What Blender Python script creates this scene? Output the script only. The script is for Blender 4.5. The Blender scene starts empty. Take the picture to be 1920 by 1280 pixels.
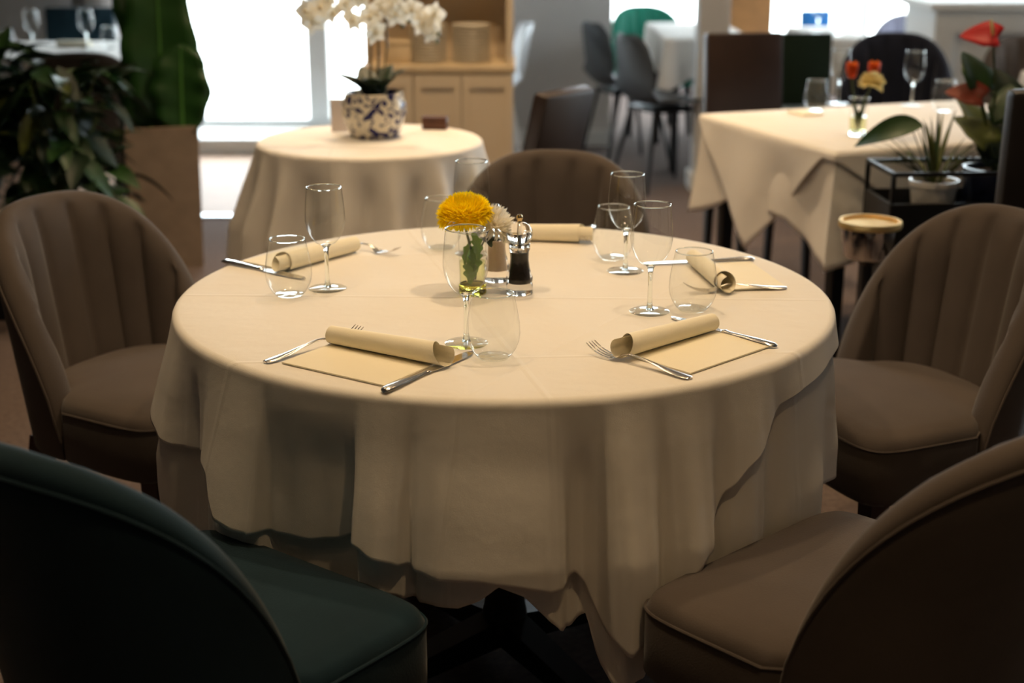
import bpy, bmesh, math, random
from mathutils import Vector, Matrix, noise
rnd = random.Random(7)
PI = math.pi
S = bpy.context.scene
COL = S.collection
R = math.radians

# ---------------------------------------------------------------- camera
cd = bpy.data.cameras.new('camera'); cam = bpy.data.objects.new('camera', cd); COL.objects.link(cam)
cd.sensor_width = 36.0; cd.lens = 50.0; cd.clip_start = 0.05; cd.clip_end = 200
cam.location = (0, 0, 1.45); cam.rotation_euler = (R(90 - 17.0), 0, 0)
cd.dof.use_dof = True; cd.dof.focus_distance = 2.36; cd.dof.aperture_fstop = 2.8
S.camera = cam
# ---------------------------------------------------------------- colour management
S.view_settings.view_transform = 'Standard'; S.view_settings.look = 'None'
S.view_settings.gamma = 1.0; S.view_settings.use_curve_mapping = False
S.view_settings.exposure = 0.0
# ---------------------------------------------------------------- world: bright overcast daylight
W = bpy.data.worlds.new('sky'); S.world = W; W.use_nodes = True
bg = W.node_tree.nodes['Background']; bg.inputs[0].default_value = (0.84, 0.93, 1.0, 1); bg.inputs[1].default_value = 14.0

def portal(name, loc, rot, sx, sy):
    l = bpy.data.lights.new(name, 'AREA'); l.shape = 'RECTANGLE'; l.size = sx; l.size_y = sy
    l.cycles.is_portal = True
    o = bpy.data.objects.new(name, l); COL.objects.link(o); o.location = loc; o.rotation_euler = rot
    return o
portal('window_portal', (-1.62, 8.97, 1.35), (R(-90), 0, 0), 1.7, 2.4)
portal('window_portal', (3.1, 11.95, 1.45), (R(-90), 0, 0), 4.9, 2.3)
portal('window_portal', (5.15, 9.0, 1.5), (0, R(90), 0), 2.2, 4.6)

# ---------------------------------------------------------------- materials
def srgb(r, g, b):
    f = lambda c: (c/255/12.92 if c/255 <= 0.04045 else ((c/255+0.055)/1.055)**2.4)
    return (f(r), f(g), f(b), 1)
MATS = {}
def pm(name, col, rough=0.5, metal=0.0, sheen=0.0, var=0.0, vscale=8.0, bump=0.0, bscale=200.0, spec=0.5, trans=0.0, ior=1.45, coat=0.0):
    m = bpy.data.materials.new(name); m.use_nodes = True; nt = m.node_tree
    b = nt.nodes['Principled BSDF']
    b.inputs['Base Color'].default_value = col; b.inputs['Roughness'].default_value = rough
    b.inputs['Metallic'].default_value = metal; b.inputs['Specular IOR Level'].default_value = spec
    b.inputs['Sheen Weight'].default_value = sheen; b.inputs['Sheen Roughness'].default_value = 0.4
    b.inputs['Transmission Weight'].default_value = trans; b.inputs['IOR'].default_value = ior
    b.inputs['Coat Weight'].default_value = coat
    if var or bump:
        tc = nt.nodes.new('ShaderNodeTexCoord')
    if var:
        n = nt.nodes.new('ShaderNodeTexNoise'); n.inputs['Scale'].default_value = vscale; n.inputs['Detail'].default_value = 5
        nt.links.new(tc.outputs['Object'], n.inputs['Vector'])
        mr = nt.nodes.new('ShaderNodeMapRange'); mr.inputs[1].default_value = 0.3; mr.inputs[2].default_value = 0.7
        mr.inputs[3].default_value = 1 - var; mr.inputs[4].default_value = 1 + var
        nt.links.new(n.outputs['Fac'], mr.inputs[0])
        mx = nt.nodes.new('ShaderNodeVectorMath'); mx.operation = 'SCALE'; mx.inputs[0].default_value = col[:3]
        nt.links.new(mr.outputs[0], mx.inputs['Scale']); nt.links.new(mx.outputs[0], b.inputs['Base Color'])
    if bump:
        n2 = nt.nodes.new('ShaderNodeTexNoise'); n2.inputs['Scale'].default_value = bscale; n2.inputs['Detail'].default_value = 3
        nt.links.new(tc.outputs['Object'], n2.inputs['Vector'])
        bp = nt.nodes.new('ShaderNodeBump'); bp.inputs['Strength'].default_value = bump; bp.inputs['Distance'].default_value = 0.004
        nt.links.new(n2.outputs['Fac'], bp.inputs['Height']); nt.links.new(bp.outputs[0], b.inputs['Normal'])
    MATS[name] = m
    return m

def thin_glass(name, tint=(0.975, 0.985, 0.98)):
    m = bpy.data.materials.new(name); m.use_nodes = True; nt = m.node_tree; nt.nodes.clear()
    out = nt.nodes.new('ShaderNodeOutputMaterial'); mix = nt.nodes.new('ShaderNodeMixShader')
    tr = nt.nodes.new('ShaderNodeBsdfTransparent'); gl = nt.nodes.new('ShaderNodeBsdfGlossy'); gl.inputs['Roughness'].default_value = 0.0
    lw = nt.nodes.new('ShaderNodeLayerWeight'); lw.inputs['Blend'].default_value = 0.5
    cr = nt.nodes.new('ShaderNodeValToRGB')      # facing -> tint: light crosses more glass at grazing angles
    cr.color_ramp.elements[0].position = 0.82; cr.color_ramp.elements[0].color = (*tint, 1)
    cr.color_ramp.elements[1].position = 0.975; cr.color_ramp.elements[1].color = (0.28, 0.30, 0.30, 1)
    nt.links.new(lw.outputs['Facing'], cr.inputs[0]); nt.links.new(cr.outputs[0], tr.inputs[0])
    pw = nt.nodes.new('ShaderNodeMath'); pw.operation = 'POWER'; pw.inputs[1].default_value = 5.0      # Schlick reflectance of both faces of the wall
    nt.links.new(lw.outputs['Facing'], pw.inputs[0])
    ml = nt.nodes.new('ShaderNodeMath'); ml.operation = 'MULTIPLY_ADD'; ml.inputs[1].default_value = 0.85; ml.inputs[2].default_value = 0.05; ml.use_clamp = True
    nt.links.new(pw.outputs[0], ml.inputs[0]); nt.links.new(ml.outputs[0], mix.inputs[0])
    nt.links.new(tr.outputs[0], mix.inputs[1]); nt.links.new(gl.outputs[0], mix.inputs[2]); nt.links.new(mix.outputs[0], out.inputs[0])
    MATS[name] = m
    return m
def solid_glass(name, col=(0.97, 0.99, 0.98, 1)):
    m = bpy.data.materials.new(name); m.use_nodes = True; nt = m.node_tree; nt.nodes.clear()
    out = nt.nodes.new('ShaderNodeOutputMaterial'); g = nt.nodes.new('ShaderNodeBsdfGlass')
    g.inputs['Color'].default_value = col; g.inputs['Roughness'].default_value = 0.0; g.inputs['IOR'].default_value = 1.47
    nt.links.new(g.outputs[0], out.inputs[0]); MATS[name] = m
    return m
def emit(name, col, s):
    m = bpy.data.materials.new(name); m.use_nodes = True; nt = m.node_tree; nt.nodes.clear()
    out = nt.nodes.new('ShaderNodeOutputMaterial'); e = nt.nodes.new('ShaderNodeEmission')
    e.inputs[0].default_value = col; e.inputs[1].default_value = s; nt.links.new(e.outputs[0], out.inputs[0]); MATS[name] = m
    return m

def linen(name, col, creases=()):
    m = pm(name, col, 0.75, spec=0.2, sheen=0.08)
    nt = m.node_tree; b = nt.nodes['Principled BSDF']; tc = nt.nodes.new('ShaderNodeTexCoord')
    sep = nt.nodes.new('ShaderNodeSeparateXYZ'); nt.links.new(tc.outputs['Object'], sep.inputs[0])
    def mth(op, a, b_=None, c=None):
        n = nt.nodes.new('ShaderNodeMath'); n.operation = op
        for i, v in enumerate((a, b_, c)):
            if v is None: continue
            if isinstance(v, (int, float)): n.inputs[i].default_value = v
            else: nt.links.new(v, n.inputs[i])
        return n.outputs[0]
    n1 = nt.nodes.new('ShaderNodeTexNoise'); n1.inputs['Scale'].default_value = 6; n1.inputs['Detail'].default_value = 4
    nt.links.new(tc.outputs['Object'], n1.inputs['Vector'])
    n2 = nt.nodes.new('ShaderNodeTexNoise'); n2.inputs['Scale'].default_value = 900; nt.links.new(tc.outputs['Object'], n2.inputs['Vector'])
    h = mth('ADD', mth('MULTIPLY', n1.outputs['Fac'], 0.006), mth('MULTIPLY', n2.outputs['Fac'], 0.0003))
    for (nx, ny, off, amp) in creases:      # pressed ironing creases, straight lines across the cloth
        d = mth('ADD', mth('ADD', mth('MULTIPLY', sep.outputs[0], nx), mth('MULTIPLY', sep.outputs[1], ny)), off)
        ridge = mth('MAXIMUM', mth('SUBTRACT', 1.0, mth('MULTIPLY', mth('ABSOLUTE', d), 140.0)), 0.0)
        h = mth('ADD', h, mth('MULTIPLY', ridge, amp))
    bp = nt.nodes.new('ShaderNodeBump'); bp.inputs['Strength'].default_value = 1.0; bp.inputs['Distance'].default_value = 1.0
    nt.links.new(h, bp.inputs['Height']); nt.links.new(bp.outputs[0], b.inputs['Normal'])
    return m

linen('cloth', srgb(236, 231, 222), [(0.03, 1, 0.03, 0.0012), (-0.06, 1, 0.40, 0.0010), (1, 0.25, 0.08, 0.0008), (1, -0.6, -0.30, 0.0007), (-0.1, 1, -0.33, 0.0009)])
linen('cloth_plain', srgb(236, 231, 224), [(1, 0.05, 0.1, 0.0010), (0.03, 1, 0.1, 0.0010)])
linen('napkin', srgb(244, 236, 212))
pm('taupe', srgb(86, 77, 71), 0.85, sheen=0.2, var=0.10, vscale=7, bump=0.15, bscale=350, spec=0.2)
pm('teal', srgb(24, 46, 56), 0.85, sheen=0.2, var=0.15, vscale=9, bump=0.15, bscale=350, spec=0.2)
pm('navy', srgb(26, 31, 46), 0.85, sheen=0.3, var=0.1, spec=0.2)
pm('forest', srgb(24, 40, 30), 0.85, sheen=0.3, var=0.1, spec=0.2)
pm('lilac_grey', srgb(150, 150, 170), 0.85, sheen=0.3, spec=0.2)
pm('blue_fabric', srgb(50, 120, 190), 0.8, spec=0.2)
pm('sea_green', srgb(30, 120, 100), 0.6, spec=0.3)
pm('dark_taupe', srgb(60, 52, 48), 0.85, sheen=0.3, spec=0.2)
pm('leather', srgb(44, 30, 24), 0.42, var=0.1, vscale=20, bump=0.15, bscale=250, spec=0.5)
pm('black_leather', srgb(26, 22, 21), 0.45, bump=0.15, bscale=250)
pm('leg_wood', srgb(58, 28, 18), 0.4, var=0.2, vscale=30)
pm('black_metal', srgb(18, 18, 19), 0.45, spec=0.5)
pm('black_plastic', srgb(58, 62, 66), 0.5, spec=0.5)
pm('white_plastic', srgb(225, 228, 232), 0.35)
pm('steel', (0.78, 0.76, 0.73, 1), 0.2, metal=1.0)
pm('chrome', (0.80, 0.80, 0.80, 1), 0.06, metal=1.0)
pm('brass', (0.62, 0.46, 0.24, 1), 0.22, metal=1.0)
pm('gold', (0.98, 0.72, 0.32, 1), 0.45, metal=1.0)
pm('carpet', srgb(112, 98, 92), 0.95, var=0.22, vscale=60, bump=0.8, bscale=420, spec=0.1)
pm('vinyl', srgb(176, 140, 112), 0.6, var=0.10, vscale=5, spec=0.4)
pm('alu', (0.78, 0.80, 0.84, 1), 0.3, metal=1.0)
pm('wall_paint', srgb(210, 208, 206), 0.85, var=0.03, vscale=3, spec=0.2)
pm('wall_dark', srgb(92, 84, 78), 0.9, spec=0.2)
pm('ceiling_paint', srgb(130, 125, 118), 0.9, spec=0.2)
pm('white_paint', srgb(226, 226, 224), 0.5, spec=0.4)
pm('cream_paint', srgb(206, 190, 166), 0.5, spec=0.4)
pm('counter_wood', srgb(198, 178, 146), 0.45, var=0.08, vscale=12)
pm('oak', srgb(176, 124, 74), 0.5, var=0.15, vscale=9)
pm('concrete', srgb(140, 122, 104), 0.85, var=0.12, vscale=14, bump=0.3, bscale=120)
pm('pavement', srgb(225, 222, 215), 0.9, var=0.05)
pm('soil', srgb(40, 30, 24), 1.0, bump=0.8, bscale=90)
pm('leaf', srgb(34, 66, 26), 0.45, var=0.3, vscale=9, spec=0.5)
pm('leaf_dark', srgb(24, 44, 26), 0.48, var=0.25, vscale=12, spec=0.5)
pm('leaf_olive', srgb(86, 96, 44), 0.4, var=0.3, vscale=14, spec=0.5)
pm('leaf_big', srgb(34, 70, 28), 0.38, var=0.2, vscale=7, spec=0.5)
pm('midrib', srgb(70, 120, 46), 0.5)
pm('stem', srgb(74, 88, 44), 0.5)
pm('orchid_stem', srgb(86, 72, 44), 0.5)
pm('yellow_petal', srgb(255, 236, 20), 0.55, var=0.12, vscale=40)
pm('white_petal', srgb(240, 234, 214), 0.55, var=0.04, vscale=30)
pm('cream_petal', srgb(236, 222, 160), 0.55)
pm('orange_petal', srgb(214, 84, 28), 0.5, var=0.3, vscale=40)
pm('red_spathe', srgb(206, 30, 34), 0.5)
pm('rust_spathe', srgb(130, 52, 30), 0.5)
pm('pepper', srgb(30, 22, 18), 0.9, var=0.6, vscale=300)
pm('salt', srgb(226, 204, 176), 0.9, bump=0.6, bscale=500)
pm('ceramic_white', srgb(232, 230, 226), 0.2)
pm('ceramic_plate', srgb(214, 206, 190), 0.25)
pm('ceramic_navy', srgb(22, 28, 48), 0.25)
pm('card', srgb(222, 210, 204), 0.7)
pm('box_brown', srgb(86, 50, 32), 0.4, var=0.2, vscale=30)
pm('grey_tray', srgb(180, 180, 182), 0.4)
def thin_tissue(name, col, f=0.45):
    m = MATS[name]; nt = m.node_tree; b = nt.nodes['Principled BSDF']; out = [n for n in nt.nodes if n.type == 'OUTPUT_MATERIAL'][0]
    t_ = nt.nodes.new('ShaderNodeBsdfTranslucent'); t_.inputs[0].default_value = col; mx = nt.nodes.new('ShaderNodeMixShader'); mx.inputs[0].default_value = f
    nt.links.new(b.outputs[0], mx.inputs[1]); nt.links.new(t_.outputs[0], mx.inputs[2]); nt.links.new(mx.outputs[0], out.inputs[0])
pm('leaf_fresh', srgb(110, 140, 58), 0.5, var=0.15, vscale=40)
thin_tissue('yellow_petal', srgb(255, 232, 20)); thin_tissue('white_petal', srgb(246, 240, 226)); thin_tissue('cream_petal', srgb(240, 226, 170)); thin_tissue('orange_petal', srgb(240, 110, 30)); thin_tissue('leaf_fresh', srgb(130, 165, 60))
thin_glass('thin_glass'); solid_glass('glass'); solid_glass('acrylic', (0.98, 0.97, 0.95, 1))
thin_glass('pane', (0.96, 0.98, 0.98))
thin_glass('water_tint', (0.93, 0.95, 0.72))
solid_glass('glass_flower_reflection', (0.93, 0.90, 0.35, 1))  # refracted yellow of the flower put into the glass colour
emit('lamp_glow', (1.0, 0.72, 0.42, 1), 40)
# blue and white glazed pot
def china():
    m = pm('china', srgb(226, 222, 208), 0.15); nt = m.node_tree; b = nt.nodes['Principled BSDF']
    tc = nt.nodes.new('ShaderNodeTexCoord'); n = nt.nodes.new('ShaderNodeTexNoise'); n.inputs['Scale'].default_value = 34
    n.inputs['Detail'].default_value = 2.5; n.inputs['Distortion'].default_value = 1.2
    nt.links.new(tc.outputs['Object'], n.inputs['Vector'])
    cr = nt.nodes.new('ShaderNodeValToRGB'); cr.color_ramp.interpolation = 'EASE'
    cr.color_ramp.elements[0].position = 0.50; cr.color_ramp.elements[0].color = srgb(228, 222, 206)
    cr.color_ramp.elements[1].position = 0.56; cr.color_ramp.elements[1].color = srgb(22, 26, 92)
    nt.links.new(n.outputs['Fac'], cr.inputs[0]); nt.links.new(cr.outputs[0], b.inputs['Base Color'])
china()

# ---------------------------------------------------------------- helpers
class MB:
    def __init__(s): s.v = []; s.f = []
    def add(s, v, f):
        o = len(s.v); s.v += [tuple(p) for p in v]; s.f += [tuple(i + o for i in q) for q in f]; return s
    def box(s, x0, x1, y0, y1, z0, z1, bev=0.0):
        bm = bmesh.new(); bmesh.ops.create_cube(bm, size=1)
        for v in bm.verts: v.co = Vector(((x0+x1)/2 + v.co.x*(x1-x0), (y0+y1)/2 + v.co.y*(y1-y0), (z0+z1)/2 + v.co.z*(z1-z0)))
        if bev: bmesh.ops.bevel(bm, geom=bm.edges[:], offset=bev, segments=2, affect='EDGES', profile=0.5)
        bm.verts.index_update(); s.add([v.co for v in bm.verts], [[v.index for v in f.verts] for f in bm.faces]); bm.free(); return s
    def lathe(s, prof, n=40, loc=(0, 0, 0), closed=False):
        v = []; f = []; m = len(prof)
        for (r, z) in prof:
            for k in range(n):
                a = 2*PI*k/n; v.append((loc[0]+max(r, 1e-5)*math.cos(a), loc[1]+max(r, 1e-5)*math.sin(a), loc[2]+z))
        for i in range(m if closed else m-1):
            j = (i+1) % m
            for k in range(n):
                q = (k+1) % n; f.append((i*n+k, i*n+q, j*n+q, j*n+k))
        return s.add(v, f)
    def tube(s, pts, rad, n=8):
        pts = [Vector(p) for p in pts]; v = []; f = []
        if not isinstance(rad, (list, tuple)): rad = [rad]*len(pts)
        up = Vector((0.03, 0.02, 1))
        for i, p in enumerate(pts):
            t = (pts[min(i+1, len(pts)-1)] - pts[max(i-1, 0)]).normalized()
            a = t.cross(up);
            if a.length < 0.05: a = t.cross(Vector((1, 0, 0)))
            a.normalize(); b = t.cross(a)
            for k in range(n):
                an = 2*PI*k/n; v.append(p + (a*math.cos(an) + b*math.sin(an))*rad[i])
        for i in range(len(pts)-1):
            for k in range(n):
                q = (k+1) % n; f.append((i*n+k, i*n+q, (i+1)*n+q, (i+1)*n+k))
        f.append(tuple(range(n))[::-1]); f.append(tuple((len(pts)-1)*n+k for k in range(n)))
        return s.add(v, f)
    def loft(s, loops, caps=True, close=True):
        n = len(loops[0]); v = []; f = []
        for l in loops: v += l
        for i in range(len(loops)-1):
            for k in range(n if close else n-1):
                q = (k+1) % n; f.append((i*n+k, i*n+q, (i+1)*n+q, (i+1)*n+k))
        if caps: f.append(tuple(range(n))[::-1]); f.append(tuple((len(loops)-1)*n+k for k in range(n)))
        return s.add(v, f)
    def build(s, name, mat, parent=None, smooth=True, angle=40, loc=None):
        me = bpy.data.meshes.new(name); me.from_pydata(s.v, [], s.f); me.update()
        bm = bmesh.new(); bm.from_mesh(me); bmesh.ops.recalc_face_normals(bm, faces=bm.faces[:])
        if smooth:
            for e in bm.edges:
                if len(e.link_faces) == 2 and e.calc_face_angle(0) > R(angle): e.smooth = False
            for f in bm.faces: f.smooth = True
        bm.to_mesh(me); bm.free()
        me.materials.append(MATS[mat])
        o = bpy.data.objects.new(name, me); COL.objects.link(o)
        if parent: o.parent = parent
        if loc: o.location = loc
        return o
def tag(o, label=None, cat=None, group=None, kind=None):
    if label: o['label'] = label
    if cat: o['category'] = cat
    if group: o['group'] = group
    if kind: o['kind'] = kind
    return o
def thing(name, label, cat, loc=(0, 0, 0), rz=0, group=None):
    o = bpy.data.objects.new(name, None); COL.objects.link(o); o.location = loc; o.rotation_euler = (0, 0, rz)
    o.empty_display_size = 0.05
    return tag(o, label, cat, group)
def dup(root, loc, rz=0, label=None, group=None, mat=None):
    def cp(o, par):
        c = o.copy(); COL.objects.link(c); c.parent = par
        for ch in [x for x in bpy.data.objects if x.parent == o]: cp(ch, c)
        return c
    r = cp(root, None); r.location = loc; r.rotation_euler = (0, 0, rz)
    if label: r['label'] = label
    if group: r['group'] = group
    return r
def interp(tab, x):
    if x <= tab[0][0]: return tab[0][1]
    for (a, b), (c, d) in zip(tab, tab[1:]):
        if x <= c:
            t = (x-a)/(c-a); return b + (d-b)*t
    return tab[-1][1]
def cinterp(tab, x):
    if x <= tab[0][0]: return tab[0][1]
    for (a, b), (c, d) in zip(tab, tab[1:]):
        if x <= c:
            t = (x-a)/(c-a); return b + (d-b)*(1-math.cos(PI*t))/2
    return tab[-1][1]
def sstep(a, b, x):
    t = min(1, max(0, (x-a)/(b-a))); return t*t*(3-2*t)
def sp(v, e): return math.copysign(abs(v)**e, v)

# ---------------------------------------------------------------- the room
def struct(o): o['kind'] = 'structure'; return o
fl_ = MB(); fl_.box(-6, 6, -2.5, 9.2, -0.12, 0.0); fl_.box(0.52, 6, 9.2, 12.2, -0.12, 0.0)
struct(fl_.build('floor', 'carpet', smooth=False))
struct(MB().box(-3.8, -0.62, 6.86, 8.6, 0.0, 0.006, 0.002).build('floor_vinyl', 'vinyl', smooth=False))
struct(MB().box(-3.8, -0.62, 6.80, 6.86, 0.0, 0.009, 0.003).build('trim_1', 'alu', smooth=False))
fl_ = MB(); fl_.box(-6, 6, -2.5, 9.2, 2.9, 3.0); fl_.box(0.52, 6, 9.2, 12.2, 2.9, 3.0)
struct(fl_.build('ceiling', 'ceiling_paint', smooth=False))
struct(MB().box(-6.1, -6, -2.5, 9.2, 0, 2.9).build('wall_left', 'wall_dark', smooth=False))
struct(MB().box(-6, 6, -2.6, -2.5, 0, 2.9).build('wall_front', 'wall_dark', smooth=False))
wr = MB(); wr.box(5.2, 5.3, -2.5, 6.6, 0, 2.9); wr.box(5.2, 5.3, 11.4, 12.2, 0, 2.9); wr.box(5.2, 5.3, 6.6, 11.4, 0, 0.35); wr.box(5.2, 5.3, 6.6, 11.4, 2.62, 2.9)
struct(wr.build('wall_right', 'wall_paint', smooth=False))
wb = MB(); wb.box(-6, -2.46, 9.0, 9.2, 0, 2.9); wb.box(-0.78, 0.62, 9.0, 9.2, 0, 2.9); wb.box(-2.46, -0.78, 9.0, 9.2, 2.6, 2.9)
struct(wb.build('wall_back', 'wall_paint', smooth=False))
struct(MB().box(0.52, 0.62, 9.2, 12.0, 0, 2.9).build('wall_return', 'wall_paint', smooth=False))
wb = MB(); wb.box(0.52, 5.3, 12.0, 12.2, 0, 0.28); wb.box(0.52, 5.3, 12.0, 12.2, 2.62, 2.9)
struct(wb.build('wall_far', 'wall_paint', smooth=False))
struct(MB().box(-0.78, 0.62, 8.98, 9.0, 0, 0.1, 0.004).build('baseboard_back', 'white_paint', smooth=False))
# left window: full height, white frame, deep sill, narrow side light
def window(name, x0, x1, y, z0, z1, mull, fr=0.06):
    root = bpy.data.objects.new(name, None); COL.objects.link(root); root['kind'] = 'structure'
    root.location = (x0, y, z0); w = x1-x0; h = z1-z0
    for a, b in ((0, fr), (w-fr, w)): MB().box(a, b, -0.05, 0.05, 0, h, 0.006).build('stile', 'white_paint', root, smooth=False)
    for a, b in ((0, fr), (h-fr, h)): MB().box(fr, w-fr, -0.05, 0.05, a, b, 0.006).build('rail', 'white_paint', root, smooth=False)
    xs = [fr]
    for (m, mw) in mull:
        MB().box(m-mw/2, m+mw/2, -0.06, 0.06, fr, h-fr, 0.006).build('mullion', 'white_paint', root, smooth=False)
        xs += [m-mw/2, m+mw/2]
    xs.append(w-fr)
    for a, b in zip(xs[::2], xs[1::2]):
        MB().box(a, b, -0.004, 0.004, fr, h-fr).build('pane', 'pane', root, smooth=False)
    return root
window('window_1', -2.46, -0.78, 9.1, 0.10, 2.6, [(1.24, 0.13)])
struct(MB().box(-2.46, -0.78, 8.62, 9.05, 0.0, 0.10, 0.008).build('trim_2', 'white_paint', smooth=False))
window('window_2', 0.62, 5.2, 12.1, 0.28, 2.62, [(1.2, 0.08), (2.3, 0.08), (3.4, 0.08)])
w3 = window('window_3', 0, 4.8, 0, 0.35, 2.62, [(1.6, 0.08), (3.2, 0.08)]); w3.location = (5.25, 6.6, 0.35); w3.rotation_euler = (0, 0, R(90))
struct(MB().box(-40, 40, 12.3, 70, -0.2, -0.1).build('pavement', 'pavement', smooth=False))
struct(MB().box(-40, 0.5, 9.25, 12.3, -0.2, -0.1).build('pavement_near', 'pavement', smooth=False))
struct(MB().box(6.2, 40, -10, 12.3, -0.2, -0.1).build('pavement_side', 'pavement', smooth=False))
# pillar and timber-clad post
p = struct(MB().box(0.965, 1.125, 7.50, 7.66, 0, 2.9, 0.004).build('wall_pillar', 'wall_paint', smooth=False))
struct(MB().box(0.945, 1.145, 7.48, 7.68, 0, 0.09, 0.004).build('baseboard_pillar', 'white_paint', smooth=False))
post = struct(MB().box(1.375, 1.66, 9.28, 9.48, 0, 2.9, 0.003).build('wall_post', 'oak', smooth=False))
MB().box(1.335, 1.375, 9.26, 9.48, 0, 2.9, 0.002).build('edge_strip', 'black_metal', post, smooth=False)
# round pale column at the left
struct(MB().lathe([(0.0, 0), (0.17, 0), (0.17, 2.9), (0, 2.9)], 40, (-2.46, 8.74, 0)).build('wall_column', 'wall_paint'))

# ---------------------------------------------------------------- ceiling downlights
def downlight(x, y, e, label, first=[None]):
    t = thing('downlight', label, 'ceiling light', (x, y, 2.9), 0, 'recessed ceiling downlights')
    MB().lathe([(0.034, -0.012), (0.052, -0.012), (0.055, -0.004), (0.055, 0.0), (0.034, 0.0)], 28, closed=True).build('ring', 'white_paint', t)
    MB().lathe([(0.0, -0.003), (0.033, -0.003), (0.033, -0.001), (0, -0.001)], 24).build('lens', 'lamp_glow', t)
    l = bpy.data.lights.new('downlight_bulb', 'SPOT'); l.energy = e; l.color = (1.0, 0.71, 0.41) if y > 1.5 else (1.0, 0.67, 0.34); l.spot_size = R(100); l.spot_blend = 0.85; l.shadow_soft_size = 0.05
    o = bpy.data.objects.new('downlight_bulb', l); COL.objects.link(o); o.parent = t; o.location = (0, 0, -0.03)
LIGHTS = [(-0.55, 2.2, 50), (0.5, 2.35, 54), (0.0, 3.1, 52), (-0.5, 4.1, 46), (1.3, 4.4, 48), (0.1, 5.15, 130), (-1.35, 4.7, 28), (-1.1, 0.5, 2.5),
          (-0.35, 0.8, 4), (0.50, 0.88, 30), (1.15, 0.5, 4), (-1.3, 3.2, 18), (1.35, 3.0, 14), (2.6, 5.8, 40), (-0.25, 5.6, 90), (1.1, 6.4, 80)]
for i, (x, y, e) in enumerate(LIGHTS):
    downlight(x, y, e, 'small warm recessed downlight in the ceiling')

# ---------------------------------------------------------------- main table
TC = Vector((-0.015, 2.59, 0)); TR = 0.60
t = thing('round_table', 'round dining table hidden under the white cloths in the centre', 'table', TC)
MB().lathe([(0, 0.715), (0.585, 0.715), (0.592, 0.722), (0.592, 0.742), (0.585, 0.745), (0, 0.745)], 64).build('tabletop', 'leg_wood', t)
MB().lathe([(0.03, 0.06), (0.05, 0.06), (0.04, 0.12), (0.038, 0.6), (0.07, 0.714), (0.0, 0.714)], 24).build('pedestal', 'black_metal', t)
for k in range(4):
    o = MB().loft([[(0.02, -0.03, 0.03), (0.02, 0.03, 0.03), (0.02, 0.03, 0.09), (0.02, -0.03, 0.09)], [(0.36, -0.025, 0.0), (0.36, 0.025, 0.0), (0.36, 0.025, 0.03), (0.36, -0.025, 0.03)]]).build('foot', 'black_metal', t, smooth=False)
    o.rotation_euler = (0, 0, R(35 + 90*k))

def round_cloth(name, label, loc, r0, ztop, hem, folds, thick=0.0015, mat='cloth', nth=420, ns=46, flare=0.05, grow=None, rim=0.014, group=None):
    """cloth over a round top: flat disc, rolled rim, hanging skirt with folds; psi=0 faces the camera"""
    mb = MB(); v = []; f = []
    rings = [0.02, 0.15, 0.3, 0.42, 0.5, 0.56]; rings = [q/0.6*r0 for q in rings]
    prof_n = 6
    rows = len(rings) + prof_n + ns
    for j in range(nth):
        ps = -180 + 360*j/nth; a = R(ps); dx, dy = math.sin(a), -math.cos(a)
        zb = interp(hem, ps); hang = ztop - rim - zb
        fo = 0.0
        if len(folds[0]) == 2: fo = cinterp(folds, ps)
        else:
            for (c, w, amp) in folds:
                d = (ps - c + 180) % 360 - 180
                fo += amp*math.exp(-(d/w)**2)
        for q in rings: v.append((dx*q, dy*q, ztop))
        for i in range(prof_n):
            b = PI/2*i/(prof_n-1); rr = r0 - rim + rim*math.sin(b) ; v.append((dx*rr, dy*rr, ztop - rim + rim*math.cos(b)))
        for i in range(ns):
            s = hang*(i+1)/ns; g = min(1.0, s/0.24)**1.1 if fo > 0 else sstep(0.025, 0.13, s)
            rr = r0 + flare*s + fo*g
            if grow: rr += grow(ps, s)
            wob = 0.003*noise.noise(Vector((ps*0.06, s*9, 1.7)))*sstep(0, 0.1, s)
            v.append((dx*(rr+wob), dy*(rr+wob), ztop - rim - s))
    for j in range(nth):
        k = (j+1) % nth
        for i in range(rows-1): f.append((j*rows+i, k*rows+i, k*rows+i+1, j*rows+i+1))
    f.append(tuple(j*rows for j in range(nth))[::-1])
    mb.add(v, f); o = mb.build(name, mat, None, angle=80); o.location = loc
    sm = o.modifiers.new('thickness', 'SOLIDIFY'); sm.thickness = thick; sm.offset = -1
    return tag(o, label, 'tablecloth', group)

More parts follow.
